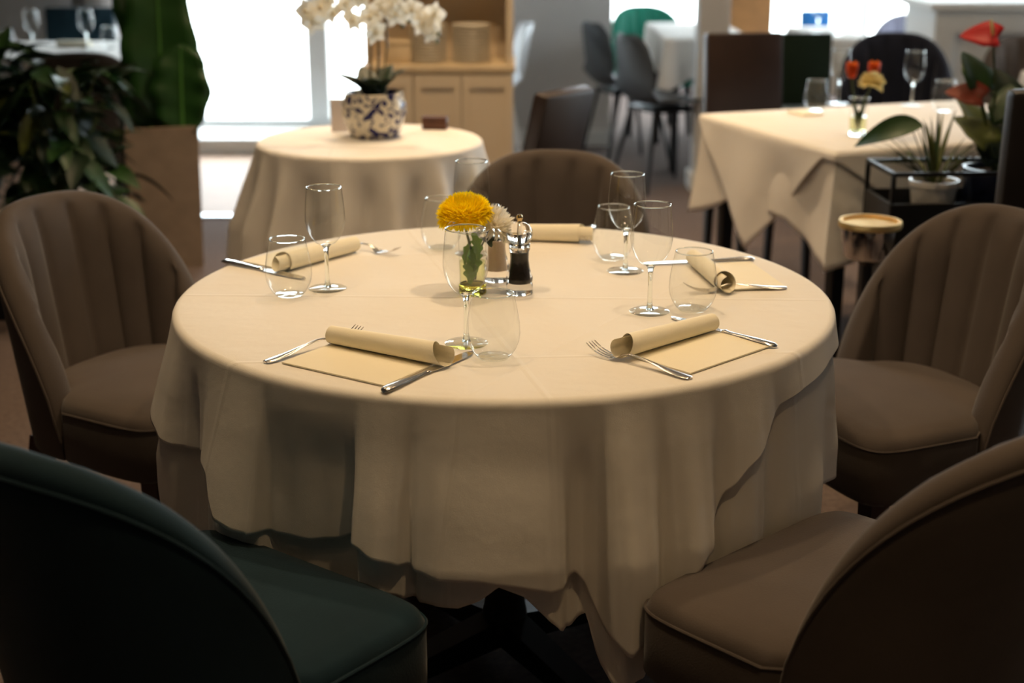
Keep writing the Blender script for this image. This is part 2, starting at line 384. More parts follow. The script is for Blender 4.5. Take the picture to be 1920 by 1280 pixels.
HEM = [(-180, .55), (-150, .45), (-120, .52), (-95, .62), (-82, .60), (-72, .572), (-64, .556), (-58, .565), (-52, .585), (-48, .56), (-44, .505), (-36, .49), (-30, .49), (-25, .502), (-21, .525), (-19.2, .52), (-17.5, .512), (-14, .502), (-12.4, .495),
       (-8, .487), (-3, .488), (2, .478), (7.6, .462), (9, .468), (10.5, .474), (12, .45), (14.2, .384), (16.5, .353), (19, .372), (22, .405), (26.7, .465), (30.5, .488), (32.2, .52), (34, .567), (38, .60), (42, .622), (44, .655), (47, .68), (54, .69), (66, .70), (80, .69), (95, .66), (120, .55), (150, .44), (180, .55)]
FOLDS = [(-180, .02), (-168, .0), (-155, .04), (-142, .0), (-130, .02), (-116, .0), (-104, .024), (-94, .008), (-84, .046), (-74, .062), (-67, .050), (-61, .006), (-57, -.010), (-54, .010), (-50, .040), (-45, .050), (-41, .046), (-38.2, .034), (-37.0, -.006), (-33, -.012),
         (-27, -.022), (-23.5, -.024), (-22.0, -.016), (-20.2, .040), (-17, .050), (-14, .040), (-12.6, .018), (-11.4, .036), (-8, .048), (-2, .050), (3, .046), (6, .042), (8, .030), (9.8, -.008), (11.5, -.016), (13.4, -.002), (15.0, .044), (17, .058), (20, .048), (22.8, .012), (24.2, .030), (27, .044), (30, .030),
         (33, .000), (36.2, .024), (40, .030), (43, .018), (46.5, -.006), (52, .018), (60, .030), (70, .008), (80, .034), (92, .0), (105, .02), (118, .0), (132, .03), (148, .0), (164, .02), (180, .02)]
round_cloth('tablecloth', 'cream white overcloth on the central round table, draped in deep folds', TC, TR + 0.012, 0.7532, HEM, FOLDS, nth=840, ns=40)
UHEM = [(-180, .34), (-92, .34), (-85, .30), (-54, .31), (-30, .32), (-22, .42), (-19, .450), (-12, .430), (-6, .430), (-3, .445), (-.5, .468), (3, .450), (8.5, .382), (10, .376), (12.5, .395), (14, .32), (15.5, .285), (25, .29), (45, .32), (58, .38), (64, .40), (67, .44), (70, .45), (84, .42), (92, .34), (180, .34)]
UF = [(p, 0.85*o - 0.004) for p, o in FOLDS]
round_cloth('undercloth', 'longer white undercloth showing below the overcloth of the central table', TC, TR + 0.0035, 0.7490, UHEM, UF, flare=0.02, nth=840, ns=40,
            grow=lambda ps, s: 0.012*math.sin(R(ps*11))*sstep(0.28, 0.42, s))

# ---------------------------------------------------------------- tub chairs
def tub_chair(name, label, fabric, legs='leg_wood', loc=(0, 0, 0), rz=0, group=None, ztop=0.833, channels=9):
    t = thing(name, label, 'chair', loc, rz, group)
    PH = 90; NU = 100; zb = 0.33; zend = 0.40
    def plan(z, ph, off):
        k = (z-zb)/0.53; w = 0.246 + 0.040*k - off; d = 0.222 + 0.088*k - off
        a = R(ph); return w*sp(math.sin(a), 0.9), -d*sp(math.cos(a), 0.9)
    th = 0.056; r = th/2
    outer_loops = []
    for i in range(NU+1):
        u = -1 + 2*i/NU; ph = u*PH
        zt = zend + (ztop - zend)*max(0.0, 1 - abs(u)**2.55)**0.66
        q = channels*(u+1)/2; groove = abs(math.sin(PI*q))**0.36
        L = []
        zs = max(zt - r, zb + 0.02)
        for k in range(9):
            z = zb + (zs-zb)*k/8; x, y = plan(z, ph, 0); L.append((x, y, z))
        for k in range(1, 8):
            b = PI*k/8; off = r - r*math.cos(b); z = zs + r*math.sin(b); x, y = plan(zs, ph, off - (0.004*groove if k > 4 else 0)); L.append((x, y, z))
        for k in range(12):
            z = zs - (zs-zb)*k/11; x, y = plan(z, ph, th - 0.012 + 0.024*groove*sstep(-0.2, 0.15, k/11)*(1-0.3*k/11)); L.append((x, y, z))
        outer_loops.append(L)
    MB().loft(outer_loops).build('backrest', fabric, t, angle=60)
    # piping seam just outside the top edge
    pts = []
    for i in range(0, NU+1, 2):
        u = -1 + 2*i/NU; zt = zend + (ztop - zend)*max(0.0, 1 - abs(u)**2.55)**0.66; z = max(zt - r, zb+0.02); x, y = plan(z, u*PH, -0.001); pts.append((x, y, z))
    MB().tube(pts, 0.0028, 6).build('piping', fabric, t)
    # seat: rounded cushion, front wider than back
    def outline(sx, n=72):
        L = []
        for k in range(n):
            a = 2*PI*k/n; c, s_ = math.cos(a), math.sin(a)
            e = 0.22 if s_ > 0 else 0.72
            x = 0.260*sp(c, e); y = (0.250 if s_ > 0 else 0.190)*sp(s_, e) + 0.02
            x *= 0.76 + 0.24*sstep(-0.06, 0.03, y)
            L.append((x*sx, 0.02 + (y-0.02)*sx))
        return L
    loops = []
    for sx, z in ((0.96, 0.325), (1.0, 0.34), (1.0, 0.40), (1.0, 0.43), (0.992, 0.445), (0.97, 0.458), (0.93, 0.466), (0.8, 0.473), (0.5, 0.478), (0.15, 0.480)):
        loops.append([(x, y, z) for x, y in outline(sx)])
    MB().loft(loops).build('seat', fabric, t, angle=50)
    MB().tube([(x, y, 0.444) for x, y in outline(1.0)] , 0.0025, 5).build('seat_piping', fabric, t)
    for (x, y, sx, sy) in ((0.185, 0.20, 0.02, 0.02), (-0.185, 0.20, -0.02, 0.02), (0.17, -0.14, 0.03, -0.07), (-0.17, -0.14, -0.03, -0.07)):
        a, b = 0.023, 0.014
        lo = [[(x+sx*0+p*a, y+q*a, 0.34) for p, q in ((-1, -1), (1, -1), (1, 1), (-1, 1))], [(x+sx+p*b, y+sy+q*b, 0.0) for p, q in ((-1, -1), (1, -1), (1, 1), (-1, 1))]]
        MB().loft(lo).build('leg', legs, t, smooth=False)
    return t
def around(ang, d=0.90, turn=0):
    a = R(ang); return (TC.x + d*math.cos(a), TC.y + d*math.sin(a), 0), a + R(90) + R(turn)
G = 'upholstered tub chairs around the central table'
def tc_at(ang, d, turn, label, fabric):
    loc, rz = around(ang, d, turn); return tub_chair('tub_chair', label, fabric, 'leg_wood', loc, rz, G)
tc_at(152.4, 0.91, -2.8, 'taupe velvet tub chair left of the round table, by the concrete planter', 'taupe')
tc_at(19, 0.90, 4.5, 'taupe velvet tub chair right of the round table, below the black plant stand', 'taupe')
tc_at(83.6, 0.91, 0, 'taupe velvet tub chair behind the round table, facing the camera', 'taupe')
tc_at(239, 0.885, -6.5, 'dark teal velvet tub chair in the near left corner, seen from behind', 'teal')
tc_at(309.5, 0.885, 3, 'taupe velvet tub chair in the near right corner, seen from behind', 'taupe')

# ---------------------------------------------------------------- glassware
def wine_glass(label, loc, group, first=[None]):
    if first[0] is None:
        t = thing('wine_glass', label, 'wine glass', loc, 0, group)
        MB().lathe([(0.004, 0.084), (0.010, 0.0855), (0.020, 0.0915), (0.029, 0.103), (0.0350, 0.118), (0.0376, 0.133), (0.0372, 0.150), (0.0355, 0.170), (0.0338, 0.186), (0.0330, 0.1955)], 48).build('bowl', 'thin_glass', t)
        MB().lathe([(0.0334 - 0.0013 + 0.0013*math.cos(a*PI/4), 0.1957 + 0.0013*math.sin(a*PI/4)) for a in range(8)], 48, closed=True).build('rim', 'glass', t)
        MB().lathe([(0.0, 0.004), (0.0075, 0.0042), (0.0052, 0.010), (0.0040, 0.022), (0.0038, 0.05), (0.0042, 0.072), (0.0058, 0.081), (0.0095, 0.086), (0.004, 0.0875), (0.0, 0.0872)], 20).build('stem', 'glass', t)
        MB().lathe([(0.0, 0.0), (0.0345, 0.0), (0.0362, 0.0012), (0.0345, 0.0022), (0.018, 0.0032), (0.0, 0.0046)], 48).build('foot', 'thin_glass', t)
        first[0] = t; return t
    return dup(first[0], loc, 0, label, group)
def tumbler(label, loc, group, first=[None]):
    if first[0] is None:
        t = thing('stemless_glass', label, 'glass', loc, 0, group)
        MB().lathe([(0.024, 0.0040), (0.030, 0.0075), (0.0365, 0.017), (0.0415, 0.030), (0.0432, 0.043), (0.0420, 0.062), (0.0385, 0.083), (0.0350, 0.100), (0.0334, 0.1085)], 48).build('bowl', 'thin_glass', t)
        MB().lathe([(0.0334 - 0.0012 + 0.0012*math.cos(a*PI/4), 0.1087 + 0.0012*math.sin(a*PI/4)) for a in range(8)], 48, closed=True).build('rim', 'glass', t)
        MB().lathe([(0.0, 0.0012), (0.018, 0.0), (0.0235, 0.0006), (0.0262, 0.0040), (0.0225, 0.0048), (0.0, 0.0040)], 40).build('base', 'thin_glass', t)
        first[0] = t; return t
    return dup(first[0], loc, 0, label, group)
ZT = 0.7540
GW = 'wine glasses on the central table'; GS = 'stemless glasses on the central table'
wine_glass('wine glass at the near left setting, in front of the yellow flower', (-0.076, 2.265, ZT), GW)
wine_glass('wine glass at the left setting, beside the rolled napkin', (-0.351, 2.620, ZT), GW)
wine_glass('wine glass half hidden behind the yellow flower', (-0.083, 2.905, ZT), GW)
wine_glass('wine glass farther back of the two on the right side of the table', (0.226, 2.756, ZT), GW)
wine_glass('wine glass nearer of the two on the right side, above the near right napkin', (0.247, 2.460, ZT), GW)
tumbler('stemless glass at the near left setting, touching the knife tip', (-0.030, 2.185, ZT), GS)
tumbler('stemless glass at the left setting, above the knife handle', (-0.416, 2.570, ZT), GS)
tumbler('stemless glass behind the yellow flower, left of it', (-0.150, 2.950, ZT), GS)
tumbler('stemless glass behind the two wine glasses on the right', (0.208, 2.862, ZT), GS)
tumbler('stemless glass above the near right rolled napkin', (0.325, 2.470, ZT), GS)

# ---------------------------------------------------------------- cutlery and napkins
def strip(mb, st, crown=0.0012, thick=0.0018):
    """solid bar along +y: stations (y, half width, z), slightly crowned"""
    loops = []
    for (y, w, z) in st:
        loops.append([(-w, y, z), (-w*0.6, y, z-thick*0.6), (w*0.6, y, z-thick*0.6), (w, y, z), (w*0.6, y, z+crown), (0, y, z+crown*1.4), (-w*0.6, y, z+crown)])
    mb.loft(loops)
def fork(label, loc, rz, group, first=[None]):
    if first[0] is None:
        t = thing('fork', label, 'fork', loc, rz, group)
        h = MB(); strip(h, [(-0.100, 0.002, 0.0022), (-0.0985, 0.0065, 0.0022), (-0.094, 0.0098, 0.0024), (-0.08, 0.0105, 0.003), (-0.055, 0.0080, 0.0055), (-0.025, 0.0048, 0.0100), (0.005, 0.0031, 0.0140), (0.020, 0.0028, 0.0140), (0.030, 0.0034, 0.0115), (0.037, 0.0062, 0.0085)], 0.0014, 0.0022)
        h.build('handle', 'steel', t, angle=50)
        h = MB(); strip(h, [(0.0365, 0.0060, 0.0086), (0.042, 0.0095, 0.0060), (0.049, 0.0118, 0.0040), (0.056, 0.0122, 0.0034)], -0.0002, 0.0015)
        h.build('head', 'steel', t, angle=50)
        for k in range(4):
            x = -0.0104 + 0.00693*k; h = MB()
            st = [(0.055, 0.0018, 0.0034), (0.068, 0.0016, 0.0042), (0.082, 0.0014, 0.0078), (0.095, 0.0011, 0.0140), (0.102, 0.0005, 0.0185)]
            loops = [[(x+p*w, y, z+q*0.0008) for p, q in ((-1, -1), (1, -1), (1, 1), (-1, 1))] for (y, w, z) in st]
            h.loft(loops).build('tine', 'steel', t, angle=50)
        first[0] = t; return t
    return dup(first[0], loc, rz, label, group)
def knife(label, loc, rz, group, first=[None]):
    if first[0] is None:
        t = thing('table_knife', label, 'knife', loc, rz, group)
        h = MB(); loops = []
        for (y, w, hh) in [(-0.115, 0.002, 0.002), (-0.1135, 0.0065, 0.0055), (-0.108, 0.0092, 0.0075), (-0.09, 0.0096, 0.0080), (-0.06, 0.0080, 0.0072), (-0.03, 0.0062, 0.0062), (-0.012, 0.0056, 0.0058), (-0.006, 0.0072, 0.0070), (-0.002, 0.0072, 0.0070), (0.002, 0.0050, 0.0045)]:
            loops.append([(w*math.cos(2*PI*k/12), y, hh/2*math.sin(2*PI*k/12) + hh/2 + 0.0002) for k in range(12)])
        h.loft(loops).build('handle', 'steel', t, angle=50)
        h = MB(); loops = []
        for (y, a, b) in [(0.0, -0.005, 0.005), (0.012, -0.007, 0.0085), (0.02, -0.0075, 0.0098), (0.08, -0.0075, 0.0105), (0.10, -0.0068, 0.0100), (0.114, -0.0045, 0.0075), (0.121, 0.0, 0.0035), (0.1225, 0.0012, 0.002)]:
            loops.append([(a, y, 0.0040), (b, y, 0.0030), (b, y, 0.0026), (a, y, 0.0022)])
        h.loft(loops).build('blade', 'steel', t, smooth=False)
        first[0] = t; return t
    return dup(first[0], loc, rz, label, group)
def napkin_mesh(flip):
    """flat folded sheet whose far edge is rolled up; u along x, diner at -y"""
    mb = MB(); hw = 0.104; fl = 0.125
    mb.loft([[(-hw, 0, z), (hw, 0, z), (hw, fl, z), (-hw, fl, z)] for z in (0.0006, 0.0030)])
    rad = 0.0185; N = 44; turns = 1.45; loops = []
    nu = 24
    v = []; f = []
    for i in range(N+1):
        a = -PI/2 + 2*PI*turns*i/N; rr = rad - 0.0045*i/N
        y = fl - 0.002 - rr*math.cos(a)*-1 ; z = 0.0012 + rad + rr*math.sin(a)
        tail = 0.030*sstep(0.25, 0.75, i/N)
        x0 = -hw; x1 = hw
        for k in range(nu+1):
            q = k/nu; x = x0 + (x1-x0)*q
            skew = (0.012*(q-0.5) if not flip else -0.012*(q-0.5))
            taper = 1 + 0.20*((q-0.5) if not flip else (0.5-q))
            xx = x + (tail*(q if not flip else -(1-q)))*sstep(0.7, 1.0, q if not flip else 1-q)
            v.append((xx, fl - 0.002 + (y - fl + 0.002)*taper + skew*0.3, 0.0012 + (z-0.0012)*taper))
    for i in range(N):
        for k in range(nu): f.append((i*(nu+1)+k, i*(nu+1)+k+1, (i+1)*(nu+1)+k+1, (i+1)*(nu+1)+k))
    mb.add(v, f)
    return mb
NAP = {}
def napkin(label, loc, rz, flip):
    if flip not in NAP:
        o = napkin_mesh(flip).build('napkin', 'napkin', None, angle=60); NAP[flip] = o
    else:
        o = NAP[flip].copy(); COL.objects.link(o)
    o.location = loc; o.rotation_euler = (0, 0, rz)
    return tag(o, label, 'napkin', 'rolled cream napkins')
def setting(ax, ay, ang, words, flip, fk=(-0.122, 0.060, 4), kn=(0.122, 0.065, 0), parts='nfk'):
    """(ax, ay): middle of the napkin's near edge; ang: direction the diner faces"""
    rz = R(ang - 90); c, s_ = math.cos(rz), math.sin(rz)
    def P(u, v): return (ax + u*c - v*s_, ay + u*s_ + v*c, ZT)
    if 'n' in parts: napkin('cream paper napkin with rolled edge ' + words, P(0, 0), rz, flip)
    if 'f' in parts: fork('steel fork ' + words, P(fk[0], fk[1]), rz + R(fk[2]), 'forks on the central table')
    if 'k' in parts: knife('steel table knife ' + words, P(kn[0], kn[1]), rz + R(kn[2]), 'table knives on the central table')
setting(-0.280, 2.098, 56.5, 'at the near left setting', False, (-0.112, 0.085, -9), (0.118, 0.092, 1))
setting(0.352, 2.172, 134, 'at the near right setting', True, (-0.126, 0.085, 3), (0.112, 0.105, -3))
setting(-0.490, 2.915, -37, 'at the left setting', False, (-0.125, 0.12, 0), (0.128, 0.085, 0))
setting(0.505, 2.725, 190, 'at the right setting', True, (-0.105, 0.10, 0), (0.122, 0.10, 0))
setting(0.060, 3.150, 262, 'at the far setting', True, (-0.118, 0.06, 0), (0.125, 0.06, 0))

# ---------------------------------------------------------------- mills
def mill(label, loc, fill, knob):
    t = thing('spice_mill', label, 'mill', loc, 0, 'clear acrylic mills')
    MB().lathe([(0, 0), (0.0250, 0), (0.0255, 0.002), (0.0250, 0.018), (0.0232, 0.021), (0.0250, 0.024), (0.0252, 0.031), (0.0225, 0.036), (0.0190, 0.050), (0.0172, 0.066), (0.0180, 0.080), (0.0200, 0.086), (0.0195, 0.089), (0.0, 0.089)], 36).build('body', 'acrylic', t)
    MB().lathe([(0, 0.0205), (0.0135, 0.0205), (0.0140, 0.024), (0.0125, 0.05), (0.0128, 0.078), (0.0, 0.079)], 28).build('filling', fill, t)
    MB().lathe([(0, 0.0895), (0.0195, 0.0895), (0.0200, 0.094), (0.0185, 0.096), (0.0225, 0.103), (0.0248, 0.112), (0.0240, 0.121), (0.0185, 0.130), (0.009, 0.135), (0.0, 0.1355)], 36).build('head', 'acrylic', t)
    MB().lathe([(0, 0.136), (0.0050, 0.136), (0.0045, 0.139), (0.0062, 0.143), (0.0058, 0.147), (0.0035, 0.150), (0.0, 0.1505)], 20).build('knob', knob, t)
    MB().lathe([(0.0030, 0.079), (0.0030, 0.136), (0, 0.136)], 10).build('spindle', 'chrome', t)
    MB().lathe([(0.0185, 0.0888), (0.0203, 0.0888), (0.0203, 0.0898), (0.0185, 0.0898)], 30, closed=True).build('collar', 'chrome', t)
mill('clear acrylic pepper mill filled with black peppercorns', (0.014, 2.592, ZT), 'pepper', 'brass')
mill('clear acrylic salt mill between the vase and the pepper mill', (-0.030, 2.690, ZT), 'salt', 'chrome')

# ---------------------------------------------------------------- flowers on the main table
def leaf_verts(L, Wd, curl=0.2, n=10, cup=0.12, lobes=0.0):
    v = []; f = []
    for i in range(n+1):
        t_ = i/n; w = Wd*(math.sin(PI*min(1, t_*0.98 + 0.02))**0.75)*(1 - 0.35*t_)
        if lobes: w *= 1 + lobes*math.sin(t_*PI*7)
        y = L*t_; z = -curl*L*t_*t_
        for q in (-1, -0.5, 0, 0.5, 1): v.append((w*q, y, z + cup*w*abs(q)**1.5))
    for i in range(n):
        for k in range(4): f.append((i*5+k, i*5+k+1, i*5+k+6, i*5+k+5))
    return v, f
def xf(v, M): return [M @ Vector(p) for p in v]
def pompon(root, name, mat, c, rad, n, pl, pw, tilt=(0, 0), squash=0.72, low=-0.45, seed=1, core=0.5):
    rr = random.Random(seed); mb = MB()
    Rt = Matrix.Rotation(tilt[0], 4, 'X') @ Matrix.Rotation(tilt[1], 4, 'Y')
    for i in range(n):
        z = 1 - (1-low)*(i+0.5)/n; a = i*2.39996; s_ = math.sqrt(max(0, 1-z*z))
        d = Vector((s_*math.cos(a), s_*math.sin(a), z*squash + 0.05)).normalized()
        base = Vector((d.x*rad*core, d.y*rad*core, d.z*rad*core*squash))
        L = pl*(0.85 + 0.3*rr.random())*(1.0 if z > 0 else 1.15)
        v, f = leaf_verts(L, pw, -0.30 if z > -0.1 else 0.35, 4, 0.6)
        q = d.to_track_quat('Y', 'Z').to_matrix().to_4x4()
        M = Matrix.Translation(base) @ q @ Matrix.Rotation(rr.uniform(-0.25, 0.25), 4, 'X')
        mb.add([Vector(c) + Rt @ p for p in xf(v, M)], f)
    mb.lathe([(0, -rad*0.3), (rad*core*0.84, -rad*0.18), (rad*core, 0.0), (rad*core*0.8, rad*core*0.5*squash), (rad*core*0.4, rad*core*0.86*squash), (0, rad*core*0.96*squash)], 16, c)
    return mb.build(name, mat, root, angle=180)
VX, VY = -0.074, 2.590
v_ = thing('bud_vase', 'small clear glass vase holding the chrysanthemums, base coloured with the yellow flower reflection', 'vase', (VX, VY, ZT))
MB().lathe([(0.0245, 0.018), (0.0250, 0.05), (0.0262, 0.10), (0.0272, 0.118)], 40).build('wall', 'thin_glass', v_)
MB().lathe([(0, 0), (0.024, 0), (0.026, 0.002), (0.0260, 0.016), (0.0245, 0.0185), (0.0, 0.0185)], 40).build('base', 'glass_flower_reflection', v_)  # clear base, painted with the reflected yellow of the flower
MB().lathe([(0.0, 0.019), (0.0235, 0.019), (0.0245, 0.062), (0, 0.062)], 36).build('water', 'water_tint', v_)
MB().lathe([(0.0272 - 0.001 + 0.001*math.cos(a*PI/4), 0.118 + 0.001*math.sin(a*PI/4)) for a in range(8)], 40, closed=True).build('rim', 'glass', v_)
fy = thing('chrysanthemum', 'large yellow chrysanthemum in the vase on the central table', 'flower', (VX, VY, ZT))
pompon(fy, 'petals', 'yellow_petal', (-0.014, 0.0, 0.150), 0.047, 720, 0.0150, 0.0040, (R(6), R(-8)), 0.72, -0.45, 3, 0.80)
MB().tube([(0.002, 0, 0.025), (-0.002, 0.002, 0.08), (-0.016, 0.0, 0.140)], [0.002, 0.0022, 0.0026], 8).build('stem', 'stem', fy)
for k, (a, z, l) in enumerate(((200, 0.10, 0.055), (-40, 0.115, 0.05), (250, 0.065, 0.045), (300, 0.085, 0.045), (100, 0.09, 0.05))):
    lv, lf = leaf_verts(l, 0.016, 0.4, 12, 0.3, 0.28)
    M = Matrix.Translation((0, 0, z)) @ Matrix.Rotation(R(a-90), 4, 'Z') @ Matrix.Rotation(R(-55), 4, 'X')
    MB().add(xf(lv, M), lf).build('leaf', 'leaf_fresh', fy, angle=180)
fw = thing('chrysanthemum', 'small white chrysanthemum beside the yellow one, right of it', 'flower', (VX, VY, ZT))
pompon(fw, 'petals', 'white_petal', (0.040, 0.018, 0.128), 0.030, 190, 0.022, 0.0040, (R(10), R(35)), 0.7, -0.4, 5, 0.7)
MB().tube([(0.005, 0.004, 0.025), (0.012, 0.008, 0.08), (0.036, 0.016, 0.122)], [0.0016, 0.0018, 0.002], 8).build('stem', 'stem', fw)
for a, z in ((-70, 0.105), (20, 0.10)):
    lv, lf = leaf_verts(0.045, 0.014, 0.4, 12, 0.3, 0.28)
    M = Matrix.Translation((0.02, 0.01, z)) @ Matrix.Rotation(R(a-90), 4, 'Z') @ Matrix.Rotation(R(10), 4, 'X')
    MB().add(xf(lv, M), lf).build('leaf', 'leaf_dark', fw, angle=180)

# ---------------------------------------------------------------- small round table with orchid
T2 = Vector((-0.445, 4.44, 0))
t = thing('side_table', 'small round table under a white cloth, carrying the orchid', 'table', T2)
MB().lathe([(0, 0.715), (0.335, 0.715), (0.340, 0.722), (0.340, 0.742), (0, 0.745)], 48).build('tabletop', 'leg_wood', t)
MB().lathe([(0.03, 0.03), (0.035, 0.6), (0.06, 0.714), (0, 0.714)], 20).build('pedestal', 'black_metal', t)
MB().lathe([(0, 0), (0.22, 0), (0.22, 0.012), (0.05, 0.03), (0, 0.03)], 36).build('base', 'black_metal', t)
h2 = [(-180, .3), (-110, .24), (-70, .22), (-50, .20), (-36, .22), (-30, .30), (-20, .33), (20, .31), (45, .30), (90, .28), (180, .3)]
f2 = [(-78, 6, .07), (-57, 5, .065), (-39, 4.5, .06), (-24, 5, -.02), (-8, 5.5, .06), (4, 4, -.015), (16, 5, .055), (27, 4, -.02), (39, 5, .065), (51, 4, -.02), (64, 6, .06), (90, 8, .05), (120, 9, .05), (150, 9, .05), (180, 9, .05), (-105, 8, .05), (-130, 9, .05), (-155, 9, .05)]
round_cloth('tablecloth', 'white cloth on the small round orchid table, hanging in soft folds', T2, 0.354, 0.7530, h2, f2, mat='cloth_plain', nth=320, ns=28, flare=0.11)
PX, PY = -0.435, 4.50
t = thing('orchid_pot', 'blue and white patterned ceramic pot holding the orchid', 'pot', (PX, PY, ZT))
MB().lathe([(0, 0), (0.072, 0), (0.076, 0.004), (0.092, 0.04), (0.102, 0.075), (0.101, 0.105), (0.092, 0.130), (0.094, 0.138), (0.088, 0.140), (0.084, 0.132), (0.085, 0.115), (0, 0.112)], 48).build('body', 'china', t)
MB().lathe([(0, 0.118), (0.083, 0.116), (0.083, 0.112), (0, 0.112)], 30).build('soil', 'soil', t)
o_ = thing('orchid', 'white phalaenopsis orchid with tall stems in the blue and white pot', 'orchid', (PX, PY, ZT + 0.115))
for k, (a, l, el) in enumerate(((170, 0.15, 38), (10, 0.13, 50), (-40, 0.12, 45), (215, 0.12, 48), (-90, 0.11, 50), (60, 0.14, 50), (120, 0.13, 52), (-140, 0.10, 50))):
    lv, lf = leaf_verts(l, 0.050, 0.30, 10, 0.35)
    M = Matrix.Rotation(R(a-90), 4, 'Z') @ Matrix.Rotation(R(el + 10), 4, 'X')
    ob = MB().add(xf(lv, M), lf).build('leaf', 'leaf_dark', o_, angle=180); sm = ob.modifiers.new('thickness', 'SOLIDIFY'); sm.thickness = 0.003
paths = [[(-0.01, 0, 0), (-0.005, 0.0, 0.15), (0.0, 0.0, 0.24), (-0.03, 0.0, 0.31), (-0.10, -0.02, 0.33), (-0.18, -0.04, 0.27)],
         [(0.01, 0.01, 0), (0.02, 0.0, 0.14), (0.02, 0.0, 0.25), (0.05, -0.01, 0.32), (0.11, -0.03, 0.33), (0.19, -0.05, 0.25)],
         [(0.02, 0.02, 0), (0.045, 0.02, 0.16), (0.04, 0.02, 0.30), (0.02, 0.0, 0.38), (-0.02, -0.03, 0.40)]]
for pth in paths: MB().tube(pth, 0.0035, 7).build('stem', 'orchid_stem', o_)
def orchid_flower():
    mb = MB()
    for k in range(5):
        lv, lf = leaf_verts(0.034, 0.020 if k in (1, 4) else 0.013, 0.15, 6, 0.15)
        mb.add(xf(lv, Matrix.Rotation(R(72*k), 4, 'Z') @ Matrix.Rotation(R(12), 4, 'X')), lf)
    mb.lathe([(0, -0.004), (0.005, 0.0), (0.006, 0.008), (0, 0.012)], 8)
    return mb
fl0 = None
fpos = [(-0.175, -0.04, 0.395), (-0.15, -0.05, 0.44), (-0.11, -0.05, 0.42), (-0.12, -0.03, 0.47), (-0.07, -0.05, 0.45), (-0.055, -0.05, 0.40), (-0.03, -0.04, 0.47), (0.0, -0.05, 0.41), (0.02, -0.06, 0.365), (0.035, -0.05, 0.44), (0.08, -0.05, 0.42), (0.085, -0.04, 0.47), (0.13, -0.06, 0.435), (0.165, -0.07, 0.395), (0.20, -0.06, 0.42), (0.185, -0.06, 0.37), (-0.20, -0.05, 0.43)]
for (x, y, z) in [(x_, y_, z_-0.155) for x_, y_, z_ in fpos]:
    if fl0 is None: fl0 = orchid_flower().build('blossom', 'white_petal', o_, angle=180); ob = fl0
    else: ob = fl0.copy(); COL.objects.link(ob)
    ob.location = (x, y, z); ob.scale = (1.25, 1.25, 1.25); ob.rotation_euler = (R(80 + rnd.uniform(-25, 20)), R(rnd.uniform(-30, 30)), R(rnd.uniform(-50, 50)))
for (x, y, z) in ((0.21, -0.06, 0.36), (0.205, -0.06, 0.34), (0.10, -0.05, 0.385), (-0.205, -0.05, 0.37), (0.12, -0.05, 0.40)):
    MB().lathe([(0, -0.008), (0.006, -0.002), (0.005, 0.006), (0, 0.010)], 8, (x, y, z-0.155)).build('bud', 'leaf_olive', o_)
o = MB().box(-0.032, 0.032, -0.0015, 0.0015, 0, 0.105, 0.0008).build('menu_card', 'card', None, smooth=False); o.location = (-0.552, 4.60, ZT); o.rotation_euler = (R(-6), 0, R(12))
tag(o, 'blank pale card standing left of the orchid pot', 'card')
t = thing('wooden_box', 'small dark brown box right of the orchid pot', 'box', (-0.252, 4.66, ZT), R(-6))
MB().box(-0.040, 0.040, -0.022, 0.022, 0, 0.030, 0.002).build('body', 'box_brown', t, smooth=False)
MB().box(-0.041, 0.041, -0.023, 0.023, 0.0305, 0.040, 0.002).build('lid', 'box_brown', t, smooth=False)

# ---------------------------------------------------------------- sideboard with plates
t = thing('sideboard', 'cream sideboard with open shelf above two doors', 'cabinet', (-0.28, 6.2, 0))
MB().box(-0.36, 0.285, 0.02, 0.42, 0.0, 0.765, 0.003).build('body', 'cream_paint', t, smooth=False)
MB().box(-0.37, 0.295, -0.01, 0.44, 0.765, 0.795, 0.004).build('worktop', 'counter_wood', t, smooth=False)
for x0, x1 in ((-0.355, -0.150), (-0.145, 0.060), (0.064, 0.280)):
    d = MB().box(x0, x1, 0.0, 0.018, 0.06, 0.755, 0.002).build('door', 'cream_paint', t, smooth=False)
    for (a, b, c, e) in ((x0, x1, 0.70, 0.755), (x0, x1, 0.06, 0.12), (x0, x0+0.035, 0.12, 0.70), (x1-0.035, x1, 0.12, 0.70)):
        MB().box(a, b, -0.008, 0.0, c, e, 0.001).build('door_frame', 'cream_paint', d, smooth=False)
MB().box(-0.36, -0.34, 0.10, 0.42, 0.796, 1.35, 0.002).build('side_panel', 'cream_paint', t, smooth=False)
MB().box(0.255, 0.285, 0.02, 0.42, 0.796, 1.35, 0.002).build('side_panel', 'cream_paint', t, smooth=False)
MB().box(-0.34, 0.255, 0.40, 0.42, 0.796, 1.35, 0.002).build('back_panel', 'cream_paint', t, smooth=False)
MB().box(-0.34, 0.255, 0.29, 0.40, 1.075, 1.10, 0.002).build('shelf', 'cream_paint', t, smooth=False)
pl0 = None
for st, (px, n, lab) in enumerate(((-0.130, 12, 'cream plate in the left stack on the sideboard'), (0.060, 12, 'cream plate in the right stack on the sideboard'))):
    for k in range(n):
        if pl0 is None:
            pl0 = MB().lathe([(0, 0), (0.050, 0), (0.070, 0.002), (0.084, 0.0062), (0.0875, 0.0085), (0.086, 0.0112), (0.082, 0.0112), (0.052, 0.0055), (0, 0.005)], 32).build('plate', 'ceramic_plate'); o = pl0
        else: o = pl0.copy(); COL.objects.link(o)
        o.location = (-0.28 + px + 0.04, 6.37, 0.7952 + 0.0138*k); tag(o, lab, 'plate', 'plates stacked on the sideboard' + (' left' if st == 0 else ' right'))
